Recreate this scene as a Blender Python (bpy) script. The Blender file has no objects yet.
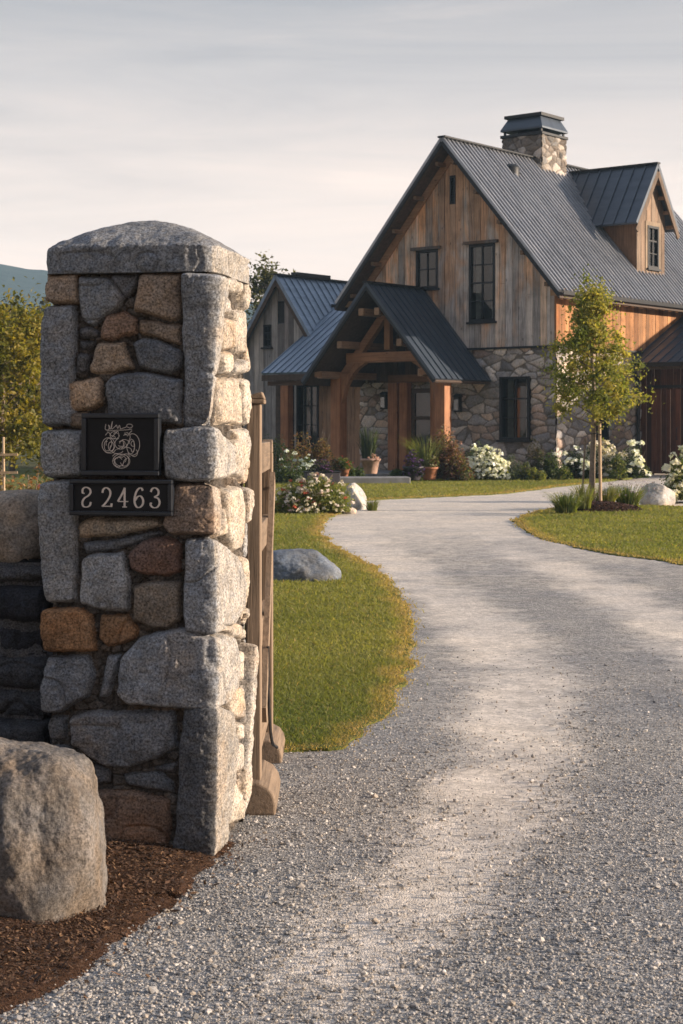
import bpy, math, random
import numpy as np
from mathutils import Vector
rng = np.random.default_rng(7)
random.seed(7)
SC = bpy.context.scene
COL = SC.collection
F_PX, CX, HY, CAMH = 1700.0, 341.5, 429.0, 1.3
R = math.radians

# ------------------------------------------------------------------ helpers
def at(px, py, Y):
    """the point at distance Y seen at pixel (px, py)"""
    return np.array([(px - CX) / F_PX * Y, Y, CAMH - (py - HY) / F_PX * Y])
def ground(px, py, z=0.0):
    return at(px, py, F_PX * (CAMH - z) / (py - HY))

def hash3(ix, iy, iz, seed):
    h = (ix * 374761393 + iy * 668265263 + iz * 2147483647 + seed * 974711) & 0xFFFFFFFF
    h = ((h ^ (h >> 13)) * 1274126177) & 0xFFFFFFFF
    h = ((h ^ (h >> 16)) * 2246822519) & 0xFFFFFFFF
    return ((h ^ (h >> 15)) & 0xFFFFFF) / float(0xFFFFFF)
def vnoise(p, seed=0):
    """value noise in -1..1 of points (n,3)"""
    i = np.floor(p).astype(np.int64); f = p - i; f = f * f * (3 - 2 * f)
    x, y, z = i[:, 0], i[:, 1], i[:, 2]; r = 0
    for dx in (0, 1):
        wx = f[:, 0] if dx else 1 - f[:, 0]
        for dy in (0, 1):
            wy = f[:, 1] if dy else 1 - f[:, 1]
            for dz in (0, 1):
                wz = f[:, 2] if dz else 1 - f[:, 2]
                r = r + wx * wy * wz * hash3(x + dx, y + dy, z + dz, seed)
    return r * 2 - 1
def fbm(p, oct=4, seed=0, gain=0.5):
    a, s, r = 1.0, 0.0, 0
    q = np.array(p, float)
    for k in range(oct):
        r = r + a * vnoise(q + 17.3 * k, seed + k); s += a
        a *= gain; q = q * 2.03
    return r / s

class Geo:
    """collects vertices, faces and per-vertex colours, then links ONE mesh object"""
    def __init__(s): s.V, s.C, s.L, s.N, s.n = [], [], [], [], 0
    def add(s, V, F, col=(1, 1, 1)):
        V = np.asarray(V, float).reshape(-1, 3); F = np.asarray(F, np.int64)
        s.V.append(V)
        col = np.asarray(col, float)
        s.C.append(np.broadcast_to(col, (len(V), 3)) if col.ndim == 1 else col)
        s.L.append((F + s.n).ravel()); s.N.append(np.full(len(F), F.shape[1], np.int64))
        s.n += len(V); return s
    def box(s, lo, hi, col=(1, 1, 1), M=None):
        lo, hi = np.minimum(lo, hi), np.maximum(lo, hi)
        V = np.array([[(lo, hi)[i][0], (lo, hi)[j][1], (lo, hi)[k][2]] for i in (0, 1) for j in (0, 1) for k in (0, 1)])
        return s.hexa(V, col)
    def hexa(s, V, col=(1, 1, 1)):
        """8 corners ordered x-major (000,001,010,011,100,...)"""
        return s.add(V, [[0, 1, 3, 2], [4, 6, 7, 5], [0, 4, 5, 1], [2, 3, 7, 6], [0, 2, 6, 4], [1, 5, 7, 3]], col)
    def beam(s, p, q, w, h, up=(0, 0, 1), col=(1, 1, 1)):
        """rectangular bar from p to q, w across, h along 'up'"""
        p, q, up = (np.asarray(v, float) for v in (p, q, up))
        d = (q - p) / np.linalg.norm(q - p); sd = np.cross(d, up); sd /= np.linalg.norm(sd); u = np.cross(sd, d)
        V = [b + a * sd * w / 2 + c * u * h / 2 for b in (p, q) for a in (-1, 1) for c in (-1, 1)]
        return s.hexa(np.array(V), col)
    def prism(s, pts, d, col=(1, 1, 1)):
        """polygon pts extruded by vector d"""
        pts = np.asarray(pts, float); n = len(pts)
        V = np.vstack([pts, pts + np.asarray(d, float)])
        o = s.n
        s.add(V, [[i, (i + 1) % n, (i + 1) % n + n, i + n] for i in range(n)], col)
        for f in (list(range(n))[::-1], list(range(n, 2 * n))):
            s.L.append(np.array(f) + o); s.N.append(np.array([n]))
        return s
    def tube(s, path, rad, seg=8, col=(1, 1, 1)):
        path = np.asarray(path, float); n = len(path); rad = np.broadcast_to(rad, (n,))
        t = np.gradient(path, axis=0); t /= np.linalg.norm(t, axis=1)[:, None] + 1e-9
        ref = np.array([0, 0, 1.0]) if abs(t[0][2]) < .9 else np.array([1.0, 0, 0])
        V = []
        for i in range(n):
            a = np.cross(t[i], ref); a /= np.linalg.norm(a) + 1e-9; b = np.cross(t[i], a)
            th = np.linspace(0, 2 * np.pi, seg, endpoint=False)
            V.append(path[i] + rad[i] * (np.cos(th)[:, None] * a + np.sin(th)[:, None] * b))
        F = [[i * seg + j, i * seg + (j + 1) % seg, (i + 1) * seg + (j + 1) % seg, (i + 1) * seg + j] for i in range(n - 1) for j in range(seg)]
        o = s.n; s.add(np.vstack(V), F, col)
        for f in (np.arange(seg)[::-1], np.arange(seg) + (n - 1) * seg):
            s.L.append(f + o); s.N.append(np.array([seg]))
        return s
    def lathe(s, prof, c=(0, 0, 0), seg=24, col=(1, 1, 1)):
        prof = np.asarray(prof, float); th = np.linspace(0, 2 * np.pi, seg, endpoint=False)
        V = np.array([[c[0] + r * np.cos(a), c[1] + r * np.sin(a), c[2] + z] for r, z in prof for a in th]); n = len(prof)
        F = [[i * seg + j, i * seg + (j + 1) % seg, (i + 1) * seg + (j + 1) % seg, (i + 1) * seg + j] for i in range(n - 1) for j in range(seg)]
        return s.add(V, F, col)
    def build(s, name, mat, parent=None, smooth=False):
        V = np.vstack(s.V); C = np.vstack(s.C); L = np.concatenate(s.L); N = np.concatenate(s.N)
        me = bpy.data.meshes.new(name)
        me.vertices.add(len(V)); me.vertices.foreach_set('co', V.astype(np.float32).ravel())
        me.loops.add(len(L)); me.loops.foreach_set('vertex_index', L.astype(np.int32))
        me.polygons.add(len(N))
        st = np.concatenate([[0], np.cumsum(N)[:-1]])
        me.polygons.foreach_set('loop_start', st.astype(np.int32))
        me.polygons.foreach_set('use_smooth', np.full(len(N), smooth))
        me.update(calc_edges=True); me.validate()
        at_ = me.color_attributes.new('Col', 'FLOAT_COLOR', 'POINT')
        if len(me.vertices) == len(C):
            at_.data.foreach_set('color', np.hstack([C, np.ones((len(C), 1))]).astype(np.float32).ravel())
        me.materials.append(mat)
        o = bpy.data.objects.new(name, me); COL.objects.link(o)
        if parent: o.parent = parent
        return o

def tag(o, label=None, cat=None, group=None, kind=None):
    if label: o['label'] = label
    if cat: o['category'] = cat
    if group: o['group'] = group
    if kind: o['kind'] = kind
    return o
def empty(name, loc, label, cat, group=None, rz=0.0):
    o = bpy.data.objects.new(name, None); COL.objects.link(o)
    o.location = loc; o.rotation_euler = (0, 0, rz); o.empty_display_size = .2
    return tag(o, label, cat, group)
def bevel(o, w, seg=2):
    m = o.modifiers.new('bevel', 'BEVEL'); m.width = w; m.segments = seg; m.limit_method = 'ANGLE'; m.angle_limit = R(40)
    return o

# ------------------------------------------------------------------ materials
def newmat(name):
    m = bpy.data.materials.new(name); m.use_nodes = True
    nt = m.node_tree; nt.nodes.clear()
    out = nt.nodes.new('ShaderNodeOutputMaterial'); return m, nt, out
def N(nt, typ, **kw):
    n = nt.nodes.new(typ)
    for k, v in kw.items():
        if k in n.inputs: n.inputs[k].default_value = v
        else: setattr(n, k, v)
    return n
def ramp(nt, src, stops, lk):
    r = nt.nodes.new('ShaderNodeValToRGB'); e = r.color_ramp.elements
    while len(e) < len(stops): e.new(.5)
    for el, (p, c) in zip(e, stops):
        el.position = p; el.color = (*(c if hasattr(c, '__len__') else (c, c, c)), 1)
    lk(src, r.inputs[0]); return r.outputs[0]
def mixc(nt, mode, fac, a, b, lk):
    m = nt.nodes.new('ShaderNodeMix'); m.data_type = 'RGBA'; m.blend_type = mode
    for v, s in ((fac, m.inputs['Factor']), (a, m.inputs[6]), (b, m.inputs[7])):
        if hasattr(v, 'is_output'): lk(v, s)
        elif hasattr(v, '__len__'): s.default_value = (*v, 1)
        else: s.default_value = v
    return m.outputs[2]
def coords(nt, lk, scale=(1, 1, 1)):
    t = nt.nodes.new('ShaderNodeTexCoord'); mp = nt.nodes.new('ShaderNodeMapping')
    mp.inputs['Scale'].default_value = scale; lk(t.outputs['Object'], mp.inputs['Vector']); return mp.outputs[0]
def noise(nt, lk, co, scale, detail=4, rough=.55, dist=0):
    n = N(nt, 'ShaderNodeTexNoise'); n.inputs['Scale'].default_value = scale; n.inputs['Detail'].default_value = detail
    n.inputs['Roughness'].default_value = rough; n.inputs['Distortion'].default_value = dist; lk(co, n.inputs['Vector']); return n.outputs['Fac']
def bump(nt, lk, h, strength, dist, prev=None):
    b = N(nt, 'ShaderNodeBump'); b.inputs['Strength'].default_value = strength; b.inputs['Distance'].default_value = dist
    lk(h, b.inputs['Height'])
    if prev: lk(prev, b.inputs['Normal'])
    return b.outputs[0]

def mat_stone(name, grain=160., blotch=9., contrast=.5, bstr=.5, bdist=.004, rough=.88, lichen=0.):
    m, nt, out = newmat(name); lk = nt.links.new
    p = N(nt, 'ShaderNodeBsdfPrincipled', Roughness=rough); p.inputs['Specular IOR Level'].default_value = .25
    a = N(nt, 'ShaderNodeAttribute', attribute_name='Col'); co = coords(nt, lk)
    g = noise(nt, lk, co, grain, 3, .7); g2 = noise(nt, lk, co, blotch, 5, .6, .4)
    c = mixc(nt, 'MULTIPLY', 1., a.outputs['Color'], ramp(nt, g, [(.3, 1 - contrast), (.5, 1.), (.72, 1 + contrast * 1.1)], lk), lk)
    c = mixc(nt, 'MULTIPLY', 1., c, ramp(nt, g2, [(.28, .62), (.5, 1.), (.75, 1.22)], lk), lk)
    g3 = noise(nt, lk, co, blotch * 2.7, 4, .6)
    c = mixc(nt, 'MULTIPLY', 1., c, ramp(nt, g3, [(.3, (.95, .98, 1.04)), (.7, (1.08, 1.0, .9))], lk), lk)
    if lichen:
        g4 = noise(nt, lk, co, blotch * 1.7, 6, .65)
        c = mixc(nt, 'MIX', ramp(nt, g4, [(.62, 0.), (.72, lichen)], lk), c, (.46, .45, .40), lk)
    lk(c, p.inputs['Base Color'])
    b = bump(nt, lk, noise(nt, lk, co, grain * .35, 6, .7), bstr, bdist)
    b = bump(nt, lk, g, bstr * .6, bdist * .4, b)
    lk(b, p.inputs['Normal']); lk(p.outputs[0], out.inputs[0]); return m

def mat_wood(name, axis=2, grain=34., lo=.5, hi=1.3, rough=.8, stain=.35, rust=0.):
    m, nt, out = newmat(name); lk = nt.links.new
    p = N(nt, 'ShaderNodeBsdfPrincipled', Roughness=rough); p.inputs['Specular IOR Level'].default_value = .3
    a = N(nt, 'ShaderNodeAttribute', attribute_name='Col')
    sc = [1.0, 1.0, 1.0]; sc[axis] = .045
    co = coords(nt, lk, sc); co2 = coords(nt, lk)
    g = noise(nt, lk, co, grain, 6, .65, .6)
    c = mixc(nt, 'MULTIPLY', 1., a.outputs['Color'], ramp(nt, g, [(.3, lo), (.52, 1.), (.75, hi)], lk), lk)
    g2 = noise(nt, lk, co2, 1.7, 5, .6)
    c = mixc(nt, 'MULTIPLY', 1., c, ramp(nt, g2, [(.3, 1 - stain), (.55, 1.), (.75, 1.12)], lk), lk)
    if rust:
        sr = [1., 1., 1.]; sr[axis] = .28
        g5 = noise(nt, lk, coords(nt, lk, sr), 1.9, 6, .65, .5)
        sz = N(nt, 'ShaderNodeSeparateXYZ'); lk(coords(nt, lk), sz.inputs[0]); hz_ = N(nt, 'ShaderNodeMath', operation='MULTIPLY_ADD'); lk(sz.outputs['Z'], hz_.inputs[0]); hz_.inputs[1].default_value = .055; lk(g5, hz_.inputs[2])
        c = mixc(nt, 'MULTIPLY', ramp(nt, hz_.outputs[0], [(.74, 0.), (.90, rust)], lk), c, (1.25, .80, .48), lk)
        c = mixc(nt, 'MULTIPLY', ramp(nt, noise(nt, lk, coords(nt, lk, sr), 4.3, 5, .6), [(.55, 0.), (.7, rust)], lk), c, (.62, .60, .60), lk)
    v = N(nt, 'ShaderNodeTexVoronoi', Scale=5.2); sk = [1., 1., 1.]; sk[axis] = .45
    lk(coords(nt, lk, sk), v.inputs['Vector'])
    c = mixc(nt, 'MULTIPLY', 1., c, ramp(nt, v.outputs['Distance'], [(.06, .45), (.13, 1.)], lk), lk)
    lk(c, p.inputs['Base Color'])
    lk(bump(nt, lk, g, .5, .006), p.inputs['Normal']); lk(p.outputs[0], out.inputs[0]); return m

def mat_metal(name, col, metallic=.55, rough=.42, streak=.35, axis=None, varc=(1.25, 1.2, 1.15)):
    m, nt, out = newmat(name); lk = nt.links.new
    p = N(nt, 'ShaderNodeBsdfPrincipled', Metallic=metallic)
    sc = [1., 1., 1.]
    if axis is not None: sc[axis] = 9.
    co = coords(nt, lk, sc); g = noise(nt, lk, co, 1.1, 6, .65, .3)
    c = mixc(nt, 'MULTIPLY', 1., col, ramp(nt, g, [(.3, 1 - streak), (.5, 1.), (.72, varc)], lk), lk)
    lk(c, p.inputs['Base Color'])
    g2 = noise(nt, lk, coords(nt, lk), 3., 4)
    r = ramp(nt, g2, [(.3, rough - .05), (.7, rough + .07)], lk); lk(r, p.inputs['Roughness'])
    lk(bump(nt, lk, noise(nt, lk, coords(nt, lk), 6., 3), .12, .01), p.inputs['Normal'])
    lk(p.outputs[0], out.inputs[0]); return m

def mat_leaf(name, trans=.35, rough=.55):
    m, nt, out = newmat(name); lk = nt.links.new
    a = N(nt, 'ShaderNodeAttribute', attribute_name='Col')
    p = N(nt, 'ShaderNodeBsdfPrincipled', Roughness=rough); p.inputs['Specular IOR Level'].default_value = .3
    lk(a.outputs['Color'], p.inputs['Base Color'])
    t = N(nt, 'ShaderNodeBsdfTranslucent'); lk(mixc(nt, 'MULTIPLY', 1., a.outputs['Color'], (1.5, 1.5, .7), lk), t.inputs['Color'])
    mx = N(nt, 'ShaderNodeMixShader'); mx.inputs[0].default_value = trans
    lk(p.outputs[0], mx.inputs[1]); lk(t.outputs[0], mx.inputs[2]); lk(mx.outputs[0], out.inputs[0]); return m

def mat_plain(name, col, rough=.6, metallic=0., spec=.5, var=.2, scale=12., bdist=.003):
    m, nt, out = newmat(name); lk = nt.links.new
    p = N(nt, 'ShaderNodeBsdfPrincipled', Roughness=rough, Metallic=metallic); p.inputs['Specular IOR Level'].default_value = spec
    co = coords(nt, lk); g = noise(nt, lk, co, scale, 5)
    lk(mixc(nt, 'MULTIPLY', 1., col, ramp(nt, g, [(.3, 1 - var), (.7, 1 + var)], lk), lk), p.inputs['Base Color'])
    lk(bump(nt, lk, noise(nt, lk, co, scale * 3, 4), .3, bdist), p.inputs['Normal']); lk(p.outputs[0], out.inputs[0]); return m

def mat_glass(name):
    m, nt, out = newmat(name); lk = nt.links.new
    fr = N(nt, 'ShaderNodeFresnel', IOR=1.52); g = N(nt, 'ShaderNodeBsdfGlossy', Roughness=.03); t = N(nt, 'ShaderNodeBsdfTransparent', Color=(.75, .8, .8, 1))
    lk(bump(nt, lk, noise(nt, lk, coords(nt, lk), 2.5, 2), .06, .02), g.inputs['Normal'])
    mx = N(nt, 'ShaderNodeMixShader'); ad = N(nt, 'ShaderNodeMath', operation='MULTIPLY_ADD'); ad.inputs[1].default_value = 1.0; ad.inputs[2].default_value = .03
    lk(fr.outputs[0], ad.inputs[0]); lk(ad.outputs[0], mx.inputs[0]); lk(t.outputs[0], mx.inputs[1]); lk(g.outputs[0], mx.inputs[2])
    lk(mx.outputs[0], out.inputs[0]); return m

def mat_gravel(name):
    m, nt, out = newmat(name); lk = nt.links.new
    p = N(nt, 'ShaderNodeBsdfPrincipled', Roughness=.92); p.inputs['Specular IOR Level'].default_value = .2
    tr = N(nt, 'ShaderNodeAttribute', attribute_name='Col')          # red = how worn the wheel track is
    sep = N(nt, 'ShaderNodeSeparateColor'); lk(tr.outputs['Color'], sep.inputs[0]); wear = sep.outputs[0]
    co = coords(nt, lk)
    v = N(nt, 'ShaderNodeTexVoronoi', Scale=105.); lk(co, v.inputs['Vector'])
    v2 = N(nt, 'ShaderNodeTexVoronoi', Scale=210.); lk(co, v2.inputs['Vector'])
    s1 = N(nt, 'ShaderNodeSeparateColor'); lk(v.outputs['Color'], s1.inputs[0])
    s2 = N(nt, 'ShaderNodeSeparateColor'); lk(v2.outputs['Color'], s2.inputs[0])
    stops = [(0., (.09, .09, .094)), (.35, (.205, .203, .205)), (.65, (.325, .316, .307)), (.87, (.44, .415, .385)), (1., (.60, .57, .53))]
    c1 = ramp(nt, s1.outputs[0], stops, lk); c2 = ramp(nt, s2.outputs[0], stops, lk)
    c = mixc(nt, 'MIX', .45, c1, c2, lk)
    fine = ramp(nt, noise(nt, lk, co, 300., 3, .7), [(.3, (.50, .45, .395)), (.7, (.72, .65, .58))], lk)
    edge = noise(nt, lk, co, 7., 5, .65)
    wm = N(nt, 'ShaderNodeMath', operation='MULTIPLY_ADD'); lk(edge, wm.inputs[0]); wm.inputs[1].default_value = .9; lk(wear, wm.inputs[2])
    wr = ramp(nt, wm.outputs[0], [(.55, 0.), (1.15, 1.)], lk)
    wv = N(nt, 'ShaderNodeMath', operation='MULTIPLY'); lk(wr, wv.inputs[0]); wv.inputs[1].default_value = .88
    c = mixc(nt, 'MIX', wv.outputs[0], c, fine, lk)
    big = noise(nt, lk, co, .8, 5, .6)
    c = mixc(nt, 'MULTIPLY', 1., c, ramp(nt, big, [(.3, (.82, .84, .88)), (.7, (1.14, 1.10, 1.04))], lk), lk)
    for s_, k_ in ((62., .34), (24., .30), (5., .18)):
        c = mixc(nt, 'MULTIPLY', 1., c, ramp(nt, noise(nt, lk, co, s_, 6, .7), [(.3, 1 - k_), (.7, 1 + k_)], lk), lk)
    lk(c, p.inputs['Base Color'])
    inv = N(nt, 'ShaderNodeMath', operation='MULTIPLY_ADD'); lk(wv.outputs[0], inv.inputs[0]); inv.inputs[1].default_value = -.75; inv.inputs[2].default_value = .9
    b = N(nt, 'ShaderNodeBump', invert=True); b.inputs['Distance'].default_value = .007; lk(v.outputs['Distance'], b.inputs['Height']); lk(inv.outputs[0], b.inputs['Strength'])
    b2 = N(nt, 'ShaderNodeBump', invert=True); b2.inputs['Distance'].default_value = .004; b2.inputs['Strength'].default_value = .7
    lk(v2.outputs['Distance'], b2.inputs['Height']); lk(b.outputs[0], b2.inputs['Normal'])
    b3 = bump(nt, lk, noise(nt, lk, co, 14., 6, .7), .5, .012, b2.outputs[0])
    lk(b3, p.inputs['Normal']); lk(p.outputs[0], out.inputs[0]); return m

def mat_ground(name, c0, c1, scale=1.5, fine=60., bd=.02):
    m, nt, out = newmat(name); lk = nt.links.new
    p = N(nt, 'ShaderNodeBsdfPrincipled', Roughness=.95); p.inputs['Specular IOR Level'].default_value = .1
    co = coords(nt, lk); g = noise(nt, lk, co, scale, 6, .6); f = noise(nt, lk, co, fine, 4, .7)
    c = ramp(nt, g, [(.3, c0), (.7, c1)], lk)
    c = mixc(nt, 'MULTIPLY', 1., c, ramp(nt, f, [(.3, .6), (.7, 1.3)], lk), lk)
    lk(c, p.inputs['Base Color']); lk(bump(nt, lk, f, .8, bd), p.inputs['Normal']); lk(p.outputs[0], out.inputs[0]); return m

M = dict(
    pillar=mat_stone('pillar_granite', 150., 14., .8, .8, .006, lichen=.0),
    cap=mat_stone('cap_granite', 150., 16., .75, .9, .008),
    boulder=mat_stone('boulder_granite', 120., 7., .6, .9, .008, lichen=.2),
    farstone=mat_stone('lawn_stone', 60., 5., .35, .6, .015),
    housestone=mat_stone('house_fieldstone', 22., 3., .3, .5, .02),
    board=mat_wood('weathered_boards', 2, 30., .38, 1.35, .85, .34, .80),
    sideboard=mat_wood('stained_boards', 2, 30., .45, 1.3, .8, .35),
    greyboard=mat_wood('silvered_boards', 2, 30., .5, 1.25, .85, .3, .12),
    timber=mat_wood('oiled_timber', 2, 26., .6, 1.25, .65),
    timber_x=mat_wood('oiled_timber_along', 0, 26., .6, 1.25, .65),
    timber_y=mat_wood('oiled_timber_across', 1, 26., .6, 1.25, .65),
    gate=mat_wood('gate_timber', 2, 70., .6, 1.25, .75),
    gate_y=mat_wood('gate_timber_along', 1, 70., .6, 1.25, .75),
    roof=mat_metal('weathered_roof_metal', (.34, .352, .38), .72, .44, .36, 0),
    porchroof=mat_metal('dark_roof_metal', (.050, .066, .092), .3, .42, .3, 0),
    wingroof=mat_metal('blue_grey_roof_metal', (.19, .245, .32), .4, .45, .3, 1),
    trim=mat_plain('dark_trim_paint', (.014, .015, .018), .5, spec=.3, var=.25),
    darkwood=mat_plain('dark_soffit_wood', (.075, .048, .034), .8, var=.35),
    glass=mat_glass('window_glass'),
    room=mat_plain('dim_room', (.05, .045, .04), .9),
    curtain=mat_plain('linen_curtain', (.42, .42, .40), .9),
    plaque=mat_plain('black_enamel', (.008, .0075, .009), .5, spec=.25, var=.3, scale=30., bdist=.0006),
    plaqueframe=mat_plain('black_frame_paint', (.012, .015, .021), .34, var=.3, scale=30., bdist=.0006),
    letter=mat_plain('cream_enamel', (.68, .58, .50), .5, var=.15, scale=80., bdist=.0004),
    gravel=mat_gravel('driveway_gravel'),
    grass=mat_leaf('grass_blade', .5, .6),
    leaf=mat_leaf('leaf', .48),
    petal=mat_leaf('petal', .25, .7),
    bark=mat_plain('grey_bark', (.20, .155, .115), .9, var=.35, scale=25.),
    stake=mat_plain('pale_stake_wood', (.42, .30, .19), .8, var=.2, scale=30.),
    lawn=mat_ground('lawn_soil', (.095, .11, .03), (.15, .155, .045), 1.2, 40.),
    field=mat_ground('field_grass', (.05, .055, .022), (.09, .085, .035), .3, 9., .05),
    mulch=mat_ground('bark_mulch', (.05, .026, .016), (.10, .055, .034), 6., 90., .02),
    bed=mat_ground('bed_soil', (.035, .022, .015), (.07, .045, .03), 3., 40., .03),
    chip=mat_leaf('dry_chip', .05, .9),
    pebble=mat_stone('pebbles', 200., 30., .3, .3, .001),
    slab=mat_plain('bluestone_slab', (.2, .2, .205), .85, var=.25, scale=5., bdist=.01),
    terracotta=mat_plain('terracotta', (.40, .17, .09), .8, var=.2),
    palepot=mat_plain('pale_terracotta', (.42, .27, .21), .85, var=.25),
    darkpot=mat_plain('dark_planter', (.035, .03, .04), .6, var=.2),
    iron=mat_plain('black_iron', (.02, .02, .022), .45, .3, var=.2),
    hill=mat_ground('wooded_hill', (.010, .016, .012), (.022, .03, .018), .02, .15, 2.),
)
# ------------------------------------------------------------------ laid stones wrapped round a rectangular pier
def smooth_sd(poly, S, Z, k=.0045):
    """rounded inside-distance to a convex polygon (positive inside)"""
    P = np.asarray(poly, float); Q = np.roll(P, -1, 0)
    area = np.sum(P[:, 0] * Q[:, 1] - Q[:, 0] * P[:, 1])
    if area < 0: P = P[::-1]; Q = np.roll(P, -1, 0)
    acc = 0; dmin = None
    for a, b in zip(P, Q):
        e = b - a; l = np.hypot(*e)
        if l < 1e-5: continue
        d = (e[0] * (Z - a[1]) - e[1] * (S - a[0])) / l
        dmin = d if dmin is None else np.minimum(dmin, d)
        acc = acc + np.exp(-np.clip(d, -.2, .5) / k)
    return np.minimum(dmin, -k * np.log(acc) + k * .2)
def hull(pts):
    pts = sorted(map(tuple, pts))
    def half(ps):
        h = []
        for p in ps:
            while len(h) > 1 and (h[-1][0]-h[-2][0])*(p[1]-h[-2][1])-(h[-1][1]-h[-2][1])*(p[0]-h[-2][0]) <= 0: h.pop()
            h.append(p)
        return h[:-1]
    return np.array(half(pts) + half(pts[::-1]))

def stone_pier(L, W, H, stones, steps, zstep, seed, gap=.038, edge=.014, noise_amp=1.25, gapcol=(.075, .066, .058), batter=0., grow=.0012, split=None):
    """heightfield of laid stones round a L x W pier; stones = [(colour, proud, polygon in (s,z))]; s runs front, right, back, left"""
    P = 2 * (L + W)
    s = np.concatenate([np.arange(0, L, steps[0]), np.arange(L, L + W, steps[1]), np.arange(L + W, 2 * L + W, steps[2]), np.arange(2 * L + W, P, steps[3])])
    z = np.arange(-.03, H + zstep, zstep)
    S, Z = np.meshgrid(s, z); n, m = S.shape; Sf, Zf = S.ravel(), Z.ravel()
    best = np.full(Sf.shape, -1.); idx = np.full(Sf.shape, -1)
    # a slow warp keeps the outlines from being straight
    wq = np.stack([Sf * 9, Zf * 9, Sf * 0], 1); wq2 = wq * 4.1
    Sw = Sf + .006 * vnoise(wq, seed + 1) + .003 * vnoise(wq2, seed + 2); Zw = Zf + .006 * vnoise(wq, seed + 3) + .003 * vnoise(wq2, seed + 4)
    order = np.arange(len(Sf))
    for i, (c, pr, poly) in enumerate(stones):
        poly = np.asarray(poly); lo = poly.min(0) - .02; hi = poly.max(0) + .02
        for sh in (0, P, -P):
            k = order[(Sw > lo[0] + sh) & (Sw < hi[0] + sh) & (Zw > lo[1]) & (Zw < hi[1])]
            if len(k) == 0: continue
            d = smooth_sd(poly, Sw[k] - sh, Zw[k]) + grow; b = d > best[k]
            best[k[b]] = d[b]; idx[k[b]] = i
    # chinking: small stones set back in the joints
    cs = .042; g = np.stack([Sw / cs, Zw / cs * 1.5], 1); ci = np.floor(g).astype(int); f1 = np.full(len(Sf), 9.); f2 = f1.copy(); cid = np.zeros(len(Sf))
    for dx in (-1, 0, 1):
        for dy in (-1, 0, 1):
            jx, jy = ci[:, 0] + dx, ci[:, 1] + dy
            px = jx + .15 + .7 * hash3(jx, jy, jx * 0, seed + 11); py = jy + .15 + .7 * hash3(jx, jy, jx * 0, seed + 12)
            d = np.hypot(g[:, 0] - px, g[:, 1] - py); b = d < f1
            f2 = np.where(b, f1, np.minimum(f2, d)); cid = np.where(b, hash3(jx, jy, jx * 0, seed + 13), cid); f1 = np.where(b, d, f1)
    chip = np.clip((f2 - f1) * cs / .010, 0, 1); chiph = -gap * 1.0 + .024 * np.sqrt(1 - (1 - chip) ** 2) * (.35 + .65 * cid)
    r2 = np.random.default_rng(seed); K = len(stones)
    tilt = r2.normal(0, .05, (K, 2)); cen = np.array([np.mean(p, 0) for _, _, p in stones]); cols = np.array([c for c, _, _ in stones]); proud = np.array([p for _, p, _ in stones])
    ins = (best > 0) & (idx >= 0); ii = np.where(ins, idx, 0)
    w = np.clip(best / edge, 0, 1); prof = np.sqrt(1 - (1 - w) ** 2)
    q3 = np.stack([Sf, Zf, ii * 3.7], 1)
    rough = .0075 * fbm(q3 * 9, 3, seed + 5) + .0035 * fbm(q3 * 38, 3, seed + 6) + .0012 * vnoise(q3 * 150, seed + 7)
    crack = np.abs(vnoise(q3 * 6.5, seed + 21)); rough -= .006 * np.exp(-(crack / .035) ** 2) * (hash3(ii, ii * 0, ii * 0, seed + 22) > .55)
    ds = ((Sf - cen[ii, 0]) + P / 2) % P - P / 2
    hs = -gap * (1 - prof) + prof * (proud[ii] + tilt[ii, 0] * np.clip(ds, -.15, .15) + tilt[ii, 1] * (Zf - cen[ii, 1]) + .010 * np.clip(best / .06, 0, 1)) + noise_amp * rough * (.3 + .7 * prof)
    h = np.where(ins, np.maximum(hs, -gap), chiph + .5 * rough)
    tone = 1 + .16 * fbm(q3 * 11, 3, seed + 8)
    rust = np.clip(fbm(q3 * 7 + 5, 3, seed + 9) * 2.2 - .35, 0, 1)[:, None]
    C = np.where(ins[:, None], cols[ii], np.array(gapcol) * (.7 + .7 * cid[:, None])) * tone[:, None]
    if split is not None:                     # sunlight painted into the colour: right-face stones blended paler and warmer
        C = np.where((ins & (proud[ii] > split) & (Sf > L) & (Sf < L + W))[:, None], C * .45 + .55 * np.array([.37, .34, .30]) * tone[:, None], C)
    C = C * (1 - rust * .5) + rust * .5 * C * np.array([1.25, .98, .72])
    # positions round the pier, the arrises slightly rounded
    rc = .0055
    sl = Sf % P; ex = np.zeros((len(Sf), 2)); nn = np.zeros((len(Sf), 2))
    segs = [((-L / 2, -W / 2), (1, 0), (0, -1), L), ((L / 2, -W / 2), (0, 1), (1, 0), W), ((L / 2, W / 2), (-1, 0), (0, 1), L), ((-L / 2, W / 2), (0, -1), (-1, 0), W)]
    o = 0
    for i, (p0, d, nr, l) in enumerate(segs):
        k = (sl >= o - 1e-9) & (sl < o + l + 1e-9); t = sl[k] - o
        ex[k] = np.array(p0) + t[:, None] * np.array(d)
        pn, nx = np.array(segs[i - 1][2], float), np.array(segs[(i + 1) % 4][2], float); nr = np.array(nr, float)
        a = np.clip((rc * 2 - t) / (rc * 2), 0, 1)[:, None] * .5; b = np.clip((t - l + rc * 2) / (rc * 2), 0, 1)[:, None] * .5
        nv = nr * (1 - a - b) + pn * a + nx * b; nn[k] = nv
        ex[k] -= (np.abs(a) + np.abs(b)) * rc * (nr + np.where(a > 0, pn, nx)) * .5
        o += l
    nn /= np.linalg.norm(nn, axis=1)[:, None]
    xy = ex + nn * h[:, None]; xy *= (1 - batter * Zf / H)[:, None]
    V = np.column_stack([xy, Zf])
    I = np.arange(n * m).reshape(n, m); J = np.roll(I, -1, 1)
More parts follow.
